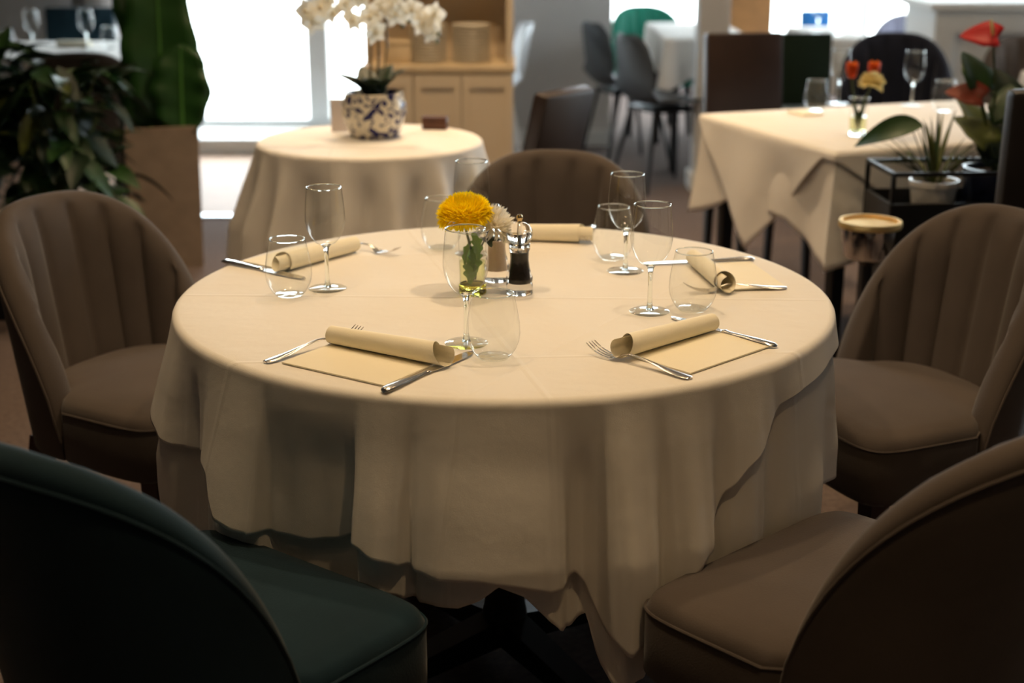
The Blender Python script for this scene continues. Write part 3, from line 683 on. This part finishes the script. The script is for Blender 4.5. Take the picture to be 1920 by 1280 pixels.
t = thing('storage_box', 'pale beige box on the sideboard, left of the plates', 'box', (-0.495, 6.35, 0.7952))
MB().box(-0.055, 0.055, -0.07, 0.07, 0, 0.078, 0.006).build('body', 'counter_wood', t)
MB().box(-0.057, 0.057, -0.072, 0.072, 0.0785, 0.095, 0.005).build('lid', 'counter_wood', t)

# ---------------------------------------------------------------- square table at the right
A3 = R(20); e2 = Vector((math.cos(A3), math.sin(A3), 0)); e1 = Vector((-math.sin(A3), math.cos(A3), 0))
F3 = Vector((0.972, 4.23, 0)); L1, L2 = 0.84, 1.08
C3 = F3 + e1*L1/2 + e2*L2/2
t = thing('square_table', 'rectangular table under white cloths at the right, with black legs', 'table', C3, A3)
MB().box(-L2/2+0.01, L2/2-0.01, -L1/2+0.01, L1/2-0.01, 0.715, 0.744, 0.003).build('tabletop', 'leg_wood', t, smooth=False)
for sx in (-1, 1):
    for sy in (-1, 1):
        x, y = sx*(L2/2-0.06), sy*(L1/2-0.06); MB().box(x-0.022, x+0.022, y-0.022, y+0.022, 0, 0.714, 0.003).build('leg', 'black_metal', t, smooth=False)
def rect_cloth(name, label, loc, rz, hx, hy, ztop, hemf, mat, corner=0.05, flare=0.10, seed=0, n=60, ns=16):
    """perimeter-walk cloth on a rectangular top; hemf(s) gives hang length, s in 0..4 (one unit per side)"""
    P = []; rc = 0.012
    for side in range(4):
        for k in range(n):
            s_ = k/n; P.append((side + s_))
    v = []; f = []; rows = 4 + ns
    for q in P:
        side = int(q); s_ = q - side
        c = [(-hx, -hy), (hx, -hy), (hx, hy), (-hx, hy)]; a = c[side]; b = c[(side+1) % 4]
        x = a[0] + (b[0]-a[0])*s_; y = a[1] + (b[1]-a[1])*s_
        nrm = [(0, -1), (1, 0), (0, 1), (-1, 0)][side]; prv = [(-1, 0), (0, -1), (1, 0), (0, 1)][side]; nxt = [(1, 0), (0, 1), (-1, 0), (0, -1)][side]
        w0 = max(0, 1 - s_/0.10)*0.5; w1 = max(0, (s_-0.90)/0.10)*0.5
        d = Vector((nrm[0]*(1-w0-w1) + prv[0]*w0 + nxt[0]*w1, nrm[1]*(1-w0-w1) + prv[1]*w0 + nxt[1]*w1, 0)); d.normalize()
        cw = max(0, 1 - min(s_, 1-s_)/0.16)
        hang = hemf(q); wave = 0.010*math.sin(q*7.3 + seed) + 0.008*math.sin(q*15.1 + seed*2)
        v.append((x*0.5, y*0.5, ztop)); v.append((x*0.985, y*0.985, ztop)); v.append((x + d.x*0.002, y + d.y*0.002, ztop - 0.002)); v.append((x + d.x*0.008, y + d.y*0.008, ztop - 0.011))
        for i in range(ns):
            h = hang*(i+1)/ns; o = 0.009 + h*flare*(0.35 + corner/0.05*cw*1.3) + wave*sstep(0, 0.2, h)
            v.append((x + d.x*o, y + d.y*o, ztop - 0.011 - h))
    N = len(P)
    for j in range(N):
        k = (j+1) % N
        for i in range(rows-1): f.append((j*rows+i, k*rows+i, k*rows+i+1, j*rows+i+1))
    f.append(tuple(j*rows for j in range(N))[::-1])
    o = MB().add(v, f).build(name, mat, None, angle=70); o.location = loc; o.rotation_euler = (0, 0, rz)
    sm = o.modifiers.new('thickness', 'SOLIDIFY'); sm.thickness = 0.0015; sm.offset = -1
    return tag(o, label, 'tablecloth')
def corner_drop(q, mid, cor, w=0.28):
    s_ = q - int(q); d = min(s_, 1-s_); return mid + (cor-mid)*max(0, 1-d/w)
rect_cloth('undercloth', 'white undercloth on the right table with pointed hanging corners', C3, A3, L2/2, L1/2, 0.7480, lambda q: corner_drop(q, 0.24, 0.34), 'cloth_plain', seed=1)
def tri(q):
    s_ = q - int(q); return 0.015 + 0.37*max(0, 1 - abs(s_-0.47)/0.46)
rect_cloth('tablecloth', 'white overcloth on the right table with a triangular flap on each side', C3, A3, L2/2+0.012, L1/2+0.012, 0.7525, tri, 'cloth_plain', corner=0.03, flare=0.16, seed=3)
def on3(px, py): return px, py
G3 = 'glasses on the right table'
wine_glass('wine glass on the right table, left of the tulip vase', (1.205, 5.28, ZT), G3)
wine_glass('wine glass on the right table, right of the tulip vase', (1.46, 5.22, ZT), G3)
tumbler('stemless glass on the right table, left of its wine glasses', (1.080, 5.08, ZT), G3)
tumbler('stemless glass on the right table, behind the green leaf', (1.53, 5.06, ZT), G3)
t = thing('bud_vase', 'small glass vase with greenish water on the right table', 'vase', (1.098, 4.52, ZT))
MB().lathe([(0, 0), (0.026, 0), (0.028, 0.003), (0.028, 0.014), (0.0, 0.014)], 32).build('base', 'glass', t)
MB().lathe([(0.0265, 0.0145), (0.028, 0.06), (0.031, 0.118)], 32).build('wall', 'thin_glass', t)
MB().lathe([(0, 0.0148), (0.0255, 0.0148), (0.0265, 0.06), (0, 0.06)], 28).build('water', 'water_tint', t)
MB().lathe([(0.031 - 0.001 + 0.001*math.cos(a*PI/4), 0.118 + 0.001*math.sin(a*PI/4)) for a in range(8)], 32, closed=True).build('rim', 'glass', t)
for k, (lab, mat, c, rad, base) in enumerate((('orange red tulip in the right table vase, left one', 'orange_petal', (-0.028, 0.01, 0.205), 0.023, (-0.006, 0, 0.02)), ('orange red tulip in the right table vase, right one', 'orange_petal', (0.045, 0.025, 0.205), 0.023, (0.006, 0.003, 0.02)))):
    f_ = thing('tulip', lab, 'flower', (1.098, 4.52, ZT), 0, 'flowers in the right table vase')
    for j in range(6):
        a = j*60 + 15; lv, lf = leaf_verts(0.050, 0.019, -0.35, 8, 0.55)
        M = Matrix.Translation((c[0], c[1], c[2]-0.026)) @ Matrix.Rotation(R(a), 4, 'Z') @ Matrix.Translation((0, 0.010, 0)) @ Matrix.Rotation(R(62), 4, 'X')
        MB().add(xf(lv, M), lf).build('petal', mat, f_, angle=180)
    MB().lathe([(0, -0.024), (0.012, -0.020), (0.019, -0.005), (0.016, 0.012), (0, 0.02)], 14, c).build('core', mat, f_)
    MB().tube([base, ((base[0]+c[0])/2, c[1]*0.5, 0.12), (c[0], c[1], c[2]-0.024)], 0.0024, 7).build('stem', 'stem', f_)
f_ = thing('carnation', 'cream carnation in front of the tulips in the right table vase', 'flower', (1.098, 4.52, ZT))
pompon(f_, 'petals', 'cream_petal', (0.030, -0.02, 0.168), 0.034, 150, 0.024, 0.0085, (0, R(12)), 0.7, -0.4, 9)
MB().tube([(0.0, -0.004, 0.02), (0.008, -0.008, 0.10), (0.028, -0.019, 0.155)], 0.0022, 7).build('stem', 'stem', f_)
for a, z, l in ((20, 0.03, 0.07), (200, 0.035, 0.07), (100, 0.03, 0.08), (-80, 0.03, 0.065)):
    lv, lf = leaf_verts(l, 0.010, 0.1, 8, 0.3); MB().add(xf(lv, Matrix.Translation((0, 0, z)) @ Matrix.Rotation(R(a), 4, 'Z') @ Matrix.Rotation(R(75), 4, 'X')), lf).build('leaf', 'leaf', f_, angle=180)
o = MB().box(-0.04, 0.04, -0.06, 0.06, 0, 0.006, 0.002).build('napkin', 'napkin', None, smooth=False); o.location = (1.03, 5.02, ZT); o.rotation_euler = (0, 0, R(20)); tag(o, 'small folded napkin at the far left corner of the right table', 'napkin')

# ---------------------------------------------------------------- other chairs
def highback(name, label, mat, loc, rz, h=0.95, w=0.44, lean=6):
    t = thing(name, label, 'chair', loc, rz)
    MB().box(-w/2, w/2, -0.20, 0.23, 0.40, 0.48, 0.018).build('seat', mat, t)
    b = MB().box(-w/2, w/2, -0.03, 0.03, 0.0, h-0.46, 0.016).build('backrest', mat, t); b.location = (0, -0.20, 0.46); b.rotation_euler = (R(lean), 0, 0)
    for sx in (-1, 1):
        for sy in (-1, 1):
            x, y = sx*(w/2-0.03), sy*0.18
            MB().loft([[(x+p*0.018, y+q*0.018, 0.40) for p, q in ((-1, -1), (1, -1), (1, 1), (-1, 1))], [(x+p*0.013, y+sy*0.03+q*0.013, 0) for p, q in ((-1, -1), (1, -1), (1, 1), (-1, 1))]]).build('leg', 'black_metal', t, smooth=False)
    return t
def shell_chair(label, mat, loc, rz, legs='black_metal', h=0.82):
    t = thing('shell_chair', label, 'chair', loc, rz, 'moulded shell chairs by the far wall')
    loops = []; NU = 18
    st = [(0.235, 0.435, 0.205), (0.22, 0.45, 0.222), (0.10, 0.452, 0.226), (-0.05, 0.445, 0.222), (-0.14, 0.455, 0.215), (-0.19, 0.50, 0.212), (-0.215, 0.58, 0.215), (-0.235, 0.68, 0.208), (-0.252, 0.76, 0.185), (-0.262, 0.80, 0.145), (-0.266, h, 0.08)]
    for (y, z, w) in st:
        up = sstep(0.46, 0.62, z); L = []
        for k in range(NU+1):
            q = -1 + 2*k/NU; L.append((w*q, y + 0.05*up*q*q*1.2, z + 0.035*(1-up)*q*q*(1 if y < 0.15 else 0.3)))
        loops.append(L)
    o = MB().loft(loops, caps=False, close=False).build('shell', mat, t, angle=180); sm = o.modifiers.new('thickness', 'SOLIDIFY'); sm.thickness = 0.008
    MB().box(-0.15, 0.15, -0.13, 0.15, 0.415, 0.432, 0.004).build('seat_frame', legs, t, smooth=False)
    for sx in (-1, 1):
        for sy in (-1, 1): MB().tube([(sx*0.13, sy*0.12+0.01, 0.43), (sx*0.21, sy*0.20+0.01, 0.0)], [0.014, 0.010], 10).build('leg', legs, t)
    return t
def face(dx, dy): return math.atan2(dy, dx) - PI/2
shell_chair('dark grey shell chair farther left of the pair near the far wall', 'black_plastic', (0.66, 8.38, 0), face(1, 0.35))
shell_chair('dark grey shell chair nearer of the pair, beside the pale pillar', 'black_plastic', (0.80, 7.62, 0), face(1, 0.42))
shell_chair('white shell chair behind the right end of the sideboard', 'white_plastic', (-0.14, 8.25, 0), face(-1, -0.1), 'white_plastic')
tub_chair('lounge_chair', 'sea green chair behind the far white table', 'sea_green', 'black_metal', (0.93, 9.62, 0), face(0.2, -1), None, 0.81)
highback('leather_chair', 'dark brown leather high-back chair at the far end of the right table', 'leather', (0.985, 5.62, 0), face(0.2, -1), 0.965, 0.33)
highback('leather_chair', 'dark leather chair cut off by the right picture edge, in front of the plants', 'black_leather', (1.345, 3.58, 0), face(0.0, 1), 1.04, 0.36, 2)
highback('leather_chair', 'dark brown leather chair tilted behind the far tub chair', 'leather', (-0.06, 5.02, 0), face(-0.75, 0.55), 0.87, 0.30, 14)
highback('dining_chair', 'dark green low-back chair between the brown and navy chairs', 'forest', (1.49, 7.12, 0), face(0.0, -1), 0.84, 0.27)
tub_chair('tub_chair', 'navy blue tub chair at the far side of the right table', 'navy', 'black_metal', (1.74, 6.50, 0), face(-0.2, -1), None, 0.89)
tub_chair('tub_chair', 'pale lilac grey tub chair behind the navy chair', 'lilac_grey', 'black_metal', (2.38, 8.60, 0), face(-0.3, -1), None, 0.83)
tub_chair('tub_chair', 'taupe tub chair against the white counter at the far right', 'taupe', 'black_metal', (2.52, 6.82, 0), face(0.0, -1), None, 0.85)
highback('dining_chair', 'bright blue chair by the far right window table', 'blue_fabric', (2.02, 9.35, 0), face(0.1, -1), 0.80, 0.20)
tub_chair('tub_chair', 'black brown tub chair at the left table, behind the foliage', 'dark_taupe', 'black_metal', (-1.92, 6.40, 0), face(-0.25, 1), None, 0.86)
highback('dining_chair', 'dark teal chair behind the left table glasses', 'teal', (-2.48, 8.12, 0), face(0, -1), 0.90, 0.40)

# ---------------------------------------------------------------- other tables
def simple_table(label, cl, x0, x1, y0, y1, hang, seed):
    cx, cy = (x0+x1)/2, (y0+y1)/2; hx, hy = (x1-x0)/2, (y1-y0)/2
    t = thing('dining_table', label, 'table', (cx, cy, 0))
    MB().box(-hx+0.01, hx-0.01, -hy+0.01, hy-0.01, 0.715, 0.744, 0.003).build('tabletop', 'leg_wood', t, smooth=False)
    for sx in (-1, 1):
        for sy in (-1, 1):
            x, y = sx*(hx-0.07), sy*(hy-0.07); MB().box(x-0.022, x+0.022, y-0.022, y+0.022, 0, 0.714, 0.003).build('leg', 'black_metal', t, smooth=False)
    rect_cloth('tablecloth', cl, (cx, cy, 0), 0, hx, hy, 0.7525, lambda q: corner_drop(q, hang, hang + 0.08), 'cloth_plain', seed=seed)
simple_table('far table beside the pale pillar under a white cloth', 'white cloth on the far table beside the grey shell chairs', 0.85, 1.33, 8.0, 9.15, 0.21, 2)
simple_table('far right window table under a white cloth', 'white cloth on the far right window table', 1.68, 2.0, 8.0, 8.85, 0.3, 4)
simple_table('table at the far right edge under a white cloth', 'white cloth on the table at the far right edge', 2.28, 3.2, 5.85, 6.42, 0.28, 5)
simple_table('table at the upper left under a white cloth', 'white cloth on the upper left table behind the foliage', -3.1, -1.86, 6.86, 7.85, 0.28, 6)
GL = 'glasses on the upper left table'
wine_glass('wine glass on the upper left table, left one', (-2.43, 7.35, ZT), GL)
wine_glass('wine glass on the upper left table, right one', (-2.155, 7.35, ZT), GL)
tumbler('stemless glass on the upper left table, right of both wine glasses', (-2.06, 7.42, ZT), GL)
tumbler('stemless glass on the upper left table, left of both wine glasses', (-2.52, 7.22, ZT), GL)
tumbler('stemless glass on the upper left table, cut by the left picture edge', (-2.62, 7.05, ZT), GL)
o = MB().box(-0.09, 0.09, -0.03, 0.03, 0, 0.032, 0.012).build('napkin', 'napkin'); o.location = (-2.27, 7.5, ZT); tag(o, 'folded pale napkin on the upper left table', 'napkin')
GR = 'glasses on the far right window table'
wine_glass('wine glass on the far right window table, left one', (1.76, 8.35, ZT), GR)
wine_glass('wine glass on the far right window table, right one', (1.92, 8.45, ZT), GR)
tumbler('stemless glass on the far right window table', (1.85, 8.22, ZT), GR)

# ---------------------------------------------------------------- white counter at the far right
t = thing('counter', 'white panelled counter at the far right', 'counter', (2.12, 7.28, 0))
MB().box(0, 1.9, 0.02, 0.55, 0.0, 0.95, 0.003).build('body', 'white_paint', t, smooth=False)
MB().box(-0.03, 1.93, -0.02, 0.58, 0.951, 0.99, 0.006).build('worktop', 'white_paint', t, smooth=False)
for a, b, c, d in ((0, 1.9, 0.84, 0.95), (0, 1.9, 0.0, 0.12), (0, 0.10, 0.12, 0.84), (0.9, 1.0, 0.12, 0.84), (1.8, 1.9, 0.12, 0.84)):
    MB().box(a, b, -0.005, 0.02, c, d, 0.003).build('panel_frame', 'white_paint', t, smooth=False)

# ---------------------------------------------------------------- concrete planter with broad leaves
t = thing('planter', 'tall grey brown concrete planter at the left', 'planter', (-1.475, 5.92, 0), R(19))
def sq(h, z): return [(-h, -h, z), (h, -h, z), (h, h, z), (-h, h, z)]
MB().loft([sq(0.138, 0), sq(0.150, 0.585), sq(0.150, 0.59), sq(0.132, 0.59), sq(0.130, 0.53)]).build('body', 'concrete', t, smooth=False)
MB().loft([sq(0.129, 0.50), sq(0.129, 0.545)]).build('soil', 'soil', t, smooth=False)
t = thing('broad_leaf_plant', 'broad-leaved green plant in the concrete planter', 'plant', (-1.45, 5.92, 0.545))
def big_leaf(base, az, el, L, Wd, roll, curl=0.1):
    mb = MB(); n = 16; v = []; f = []
    for i in range(n+1):
        s_ = i/n; w = Wd*(math.sin(PI*min(1.0, 0.06 + 0.94*s_))**0.55)*(1 + 0.05*math.sin(s_*17)); y = L*s_; z = -curl*L*s_*s_
        for q in (-1, -0.66, -0.33, 0, 0.33, 0.66, 1): v.append((w*q, y, z + 0.18*w*abs(q) + 0.01*math.sin(s_*22 + q*2)*abs(q)))
    for i in range(n):
        for k in range(6): f.append((i*7+k, i*7+k+1, i*7+k+8, i*7+k+7))
    M = Matrix.Translation(base) @ Matrix.Rotation(R(az-90), 4, 'Z') @ Matrix.Rotation(R(el), 4, 'X') @ Matrix.Rotation(R(roll), 4, 'Y')
    o = mb.add(xf(v, M), f).build('leaf', 'leaf_big', t, angle=180); sm = o.modifiers.new('thickness', 'SOLIDIFY'); sm.thickness = 0.002
    rib = [M @ Vector((0, L*s_, -curl*L*s_*s_ + 0.002)) for s_ in (0, 0.25, 0.5, 0.75, 0.95)]
    MB().tube(rib, [0.007, 0.006, 0.005, 0.004, 0.002], 6).build('midrib', 'midrib', o)
    MB().tube([(base[0]*0.2, base[1]*0.2, -0.01), (base[0]*0.7, base[1]*0.7, base[2]*0.5), base], [0.010, 0.009, 0.008], 8).build('stalk', 'stem', t)
big_leaf((0.015, -0.05, 0.05), 88, 87, 0.66, 0.150, 12)
big_leaf((0.10, -0.09, 0.02), 82, 86, 0.36, 0.12, 12)
big_leaf((-0.06, 0.02, 0.25), 120, 80, 0.60, 0.10, -30)
big_leaf((0.02, 0.03, 0.06), 95, 84, 0.45, 0.15, 10)
big_leaf((-0.04, -0.04, 0.03), 110, 84, 0.40, 0.12, -15)

# ---------------------------------------------------------------- leafy plants at the left
t = thing('plant_trough', 'dark trough behind the left tub chair, under the foliage', 'planter', (-1.80, 5.15, 0))
tm = MB(); tm.box(-0.45, 0.42, -0.15, 0.15, 0, 0.30, 0.006); tm.build('body', 'black_metal', t, smooth=False)
MB().box(-0.44, 0.41, -0.14, 0.14, 0.3005, 0.312).build('soil', 'soil', t, smooth=False)
LEAFM = {}
def leafy(label, loc, n, hmin, hmax, spread, seed, lmin=0.12, lmax=0.22):
    t = thing('leafy_plant', label, 'plant', loc, 0, 'leafy plants in the trough'); rr = random.Random(seed)
    for i in range(n):
        a = rr.uniform(0, 360); h = hmin + (hmax-hmin)*math.sqrt(rr.random()); sprd = spread*rr.uniform(0.15, 1.0)
        p1 = Vector((math.cos(R(a))*sprd, math.sin(R(a))*sprd*0.7, h))
        key = rr.choice((0, 1, 2, 3)); mat = ('leaf', 'leaf_dark', 'leaf_dark', 'leaf')[key] if rr.random() < 0.96 else 'leaf_olive'
        kk = (key, mat)
        if kk not in LEAFM:
            lv, lf = leaf_verts(1.0, (0.24, 0.28, 0.21, 0.26)[key], (0.35, 0.5, 0.25, 0.45)[key], 8, 0.25)
            ob = MB().add(lv, lf).build('leaf', mat, t, angle=180); LEAFM[kk] = ob.data
        else:
            ob = bpy.data.objects.new('leaf', LEAFM[kk]); COL.objects.link(ob); ob.parent = t
        L = rr.uniform(lmin, lmax); ob.location = p1; ob.scale = (L, L, L)
        ob.rotation_euler = (R(rr.uniform(-50, 45)), R(rr.uniform(-25, 25)), R(a - 90 + rr.uniform(-40, 40)))
        if i % 3 == 0: MB().tube([(p1.x*0.15, p1.y*0.15, 0), (p1.x*0.5, p1.y*0.5, h*0.6), p1], [0.006, 0.005, 0.003], 6).build('stalk', 'stem', t)
    return t
leafy('leafy green plant at the far left edge behind the left tub chair', (-2.03, 5.15, 0.312), 150, 0.0, 0.68, 0.28, 11)
leafy('leafy green plant next to the concrete planter', (-1.66, 5.12, 0.312), 150, 0.0, 0.60, 0.25, 23)
p_ = [o for o in bpy.data.objects if o.get('label', '').startswith('leafy green plant next')][0]
lv, lf = leaf_verts(0.17, 0.045, 0.1, 10, 0.3)
MB().add(xf(lv, Matrix.Translation((-0.14, -0.1, 0.60)) @ Matrix.Rotation(R(-20), 4, 'Z') @ Matrix.Rotation(R(60), 4, 'X')), lf).build('leaf', 'leaf', p_, angle=180)

# ---------------------------------------------------------------- black plant stand at the right
SX, SY = 1.31, 4.02
t = thing('plant_stand', 'black metal plant stand box with an open top rail', 'plant stand', (SX, SY, 0), R(4))
MB().box(-0.27, 0.33, -0.12, -0.108, 0.10, 0.66, 0.002).build('front_panel', 'black_metal', t, smooth=False)
MB().box(-0.27, 0.33, 0.108, 0.12, 0.10, 0.66, 0.002).build('back_panel', 'black_metal', t, smooth=False)
MB().box(-0.27, -0.258, -0.107, 0.107, 0.10, 0.66, 0.002).build('end_panel', 'black_metal', t, smooth=False)
MB().box(0.318, 0.33, -0.107, 0.107, 0.10, 0.66, 0.002).build('end_panel', 'black_metal', t, smooth=False)
MB().box(-0.257, 0.317, -0.107, 0.107, 0.575, 0.59, 0.002).build('shelf', 'black_metal', t, smooth=False)
for x in (-0.264, 0.324):
    for y in (-0.114, 0.114): MB().box(x-0.007, x+0.007, y-0.007, y+0.007, 0.0, 0.098, 0.001).build('leg', 'black_metal', t, smooth=False)
    for y in (-0.114, 0.114): MB().box(x-0.006, x+0.006, y-0.006, y+0.006, 0.661, 0.735, 0.001).build('upright', 'black_metal', t, smooth=False)
for y in (-0.114, 0.114): MB().box(-0.27, 0.33, y-0.006, y+0.006, 0.736, 0.748, 0.001).build('rail', 'black_metal', t, smooth=False)
for x in (-0.264, 0.324): MB().box(x-0.006, x+0.006, -0.107, 0.107, 0.736, 0.748, 0.001).build('rail', 'black_metal', t, smooth=False)
t = thing('flower_pot', 'white ceramic pot with the spiky plant on the plant stand', 'pot', (SX-0.11, SY-0.02, 0.5905))
MB().lathe([(0, 0), (0.050, 0), (0.053, 0.004), (0.066, 0.10), (0.070, 0.102), (0.070, 0.118), (0.063, 0.118), (0.060, 0.105), (0, 0.10)], 36).build('body', 'ceramic_white', t)
MB().lathe([(0, 0.108), (0.059, 0.106), (0.059, 0.101), (0, 0.1005)], 24).build('soil', 'soil', t)
t = thing('spiky_plant', 'spiky plant with long narrow leaves in the white pot', 'plant', (SX-0.11, SY-0.02, 0.695))
rr = random.Random(4)
for i in range(34):
    a = rr.uniform(0, 360); L = rr.uniform(0.13, 0.24); lv, lf = leaf_verts(L, 0.007, rr.uniform(0.05, 0.5), 8, 0.4)
    MB().add(xf(lv, Matrix.Rotation(R(a), 4, 'Z') @ Matrix.Translation((0, 0.012, 0)) @ Matrix.Rotation(R(rr.uniform(40, 86)), 4, 'X')), lf).build('leaf', rr.choice(('leaf_olive', 'leaf', 'leaf_olive')), t, angle=180)
lv, lf = leaf_verts(0.18, 0.046, 0.7, 12, 0.3)
MB().add(xf(lv, Matrix.Translation((-0.055, -0.03, 0.17)) @ Matrix.Rotation(R(78), 4, 'Z') @ Matrix.Rotation(R(0), 4, 'X') @ Matrix.Rotation(R(-50), 4, 'Y')), lf).build('leaf', 'leaf', t, angle=180)
MB().tube([(0, 0, 0), (-0.03, -0.01, 0.09), (-0.055, -0.03, 0.17)], 0.003, 6).build('stalk', 'stem', t)
t = thing('flower_pot', 'dark navy pot with the anthurium on the plant stand', 'pot', (SX+0.07, SY, 0.5905))
MB().lathe([(0, 0), (0.075, 0), (0.080, 0.005), (0.092, 0.14), (0.092, 0.15), (0.084, 0.15), (0.08, 0.13), (0, 0.125)], 36).build('body', 'ceramic_navy', t)
MB().lathe([(0, 0.136), (0.079, 0.134), (0.078, 0.128), (0, 0.126)], 24).build('soil', 'soil', t)
t = thing('anthurium', 'anthurium with one red bloom and dark leaves at the right', 'plant', (SX+0.07, SY, 0.724))
def heart(L, Wd, curl):
    v = []; f = []; n = 10
    for i in range(n+1):
        s_ = i/n; w = Wd*(1-s_)**0.7*(0.55 + 1.3*min(s_*3, 1.0)*0.5 + 0.1); y = L*(s_ - 0.12); z = -curl*L*s_*s_
        for q in (-1, -0.5, 0, 0.5, 1): v.append((w*q, y - (0.12*L*abs(q) if s_ < 0.15 else 0), z + 0.2*w*abs(q)))
    for i in range(n):
        for k in range(4): f.append((i*5+k, i*5+k+1, i*5+k+6, i*5+k+5))
    return v, f
def spathe(p, az, el, L, Wd, mat, name, curl=0.3, roll=0):
    v, f = heart(L, Wd, curl); M = Matrix.Translation(p) @ Matrix.Rotation(R(az-90), 4, 'Z') @ Matrix.Rotation(R(el), 4, 'X') @ Matrix.Rotation(R(roll), 4, 'Y')
    o = MB().add(xf(v, M), f).build(name, mat, t, angle=180); sm = o.modifiers.new('thickness', 'SOLIDIFY'); sm.thickness = 0.0015
    MB().tube([(p[0]*0.1, p[1]*0.1, 0), (p[0]*0.5, p[1]*0.5, p[2]*0.55), p], 0.0035, 7).build('stalk', 'stem', t)
    return o
s_ = spathe((-0.055, -0.03, 0.385), 165, 12, 0.098, 0.046, 'red_spathe', 'spathe', 0.35, -48)
MB().tube([(-0.058, -0.034, 0.390), (-0.066, -0.044, 0.415), (-0.072, -0.05, 0.43)], [0.005, 0.0045, 0.003], 8).build('spadix', 'cream_petal', s_)
for (p, az, el, L, Wd, mt, nm, cu, ro) in (
        ((-0.085, -0.03, 0.26), 105, 62, 0.12, 0.062, 'leaf', 'leaf', 0.3, 10), ((-0.09, -0.06, 0.225), 160, 20, 0.10, 0.045, 'rust_spathe', 'spathe', 0.4, -45),
        ((0.005, -0.05, 0.17), 80, 58, 0.13, 0.062, 'leaf', 'leaf', 0.3, -10), ((-0.06, -0.07, 0.11), 130, 45, 0.14, 0.052, 'leaf_olive', 'leaf', 0.5, -25),
        ((0.07, -0.04, 0.16), 50, 60, 0.13, 0.065, 'leaf', 'leaf', 0.4, 15), ((0.06, 0.04, 0.10), 60, 66, 0.14, 0.065, 'leaf_dark', 'leaf', 0.3, 0),
        ((0.03, 0.05, 0.20), 100, 60, 0.13, 0.06, 'leaf_dark', 'leaf', 0.3, 0), ((-0.02, -0.03, 0.05), 110, 60, 0.13, 0.06, 'leaf_dark', 'leaf', 0.3, 0),
        ((0.05, -0.08, 0.04), 70, 55, 0.12, 0.055, 'leaf_dark', 'leaf', 0.4, 0), ((-0.05, 0.03, 0.13), 120, 60, 0.12, 0.055, 'leaf_olive', 'leaf', 0.4, 0)):
    spathe(p, az, el, L, Wd, mt, nm, cu, ro)

# ---------------------------------------------------------------- bucket on a stand behind the right chair
t = thing('wine_bucket', 'chrome and gold rimmed wine bucket on a dark stand behind the right chair', 'bucket', (0.93, 3.62, 0))
MB().lathe([(0, 0.575), (0.060, 0.575), (0.064, 0.58), (0.074, 0.655), (0.071, 0.655), (0.062, 0.585), (0, 0.582)], 40).build('bowl', 'chrome', t)
MB().lathe([(0.070, 0.655), (0.080, 0.655), (0.082, 0.662), (0.080, 0.672), (0.070, 0.672)], 40, closed=True).build('rim', 'gold', t)
MB().lathe([(0, 0.658), (0.0690, 0.658), (0.0690, 0.666), (0, 0.667)], 32).build('lining', 'gold', t)
MB().lathe([(0.012, 0.02), (0.014, 0.55), (0.040, 0.574), (0, 0.574)], 20).build('pole', 'black_metal', t)
MB().lathe([(0, 0), (0.12, 0), (0.12, 0.01), (0.02, 0.02), (0, 0.02)], 32).build('base', 'black_metal', t)
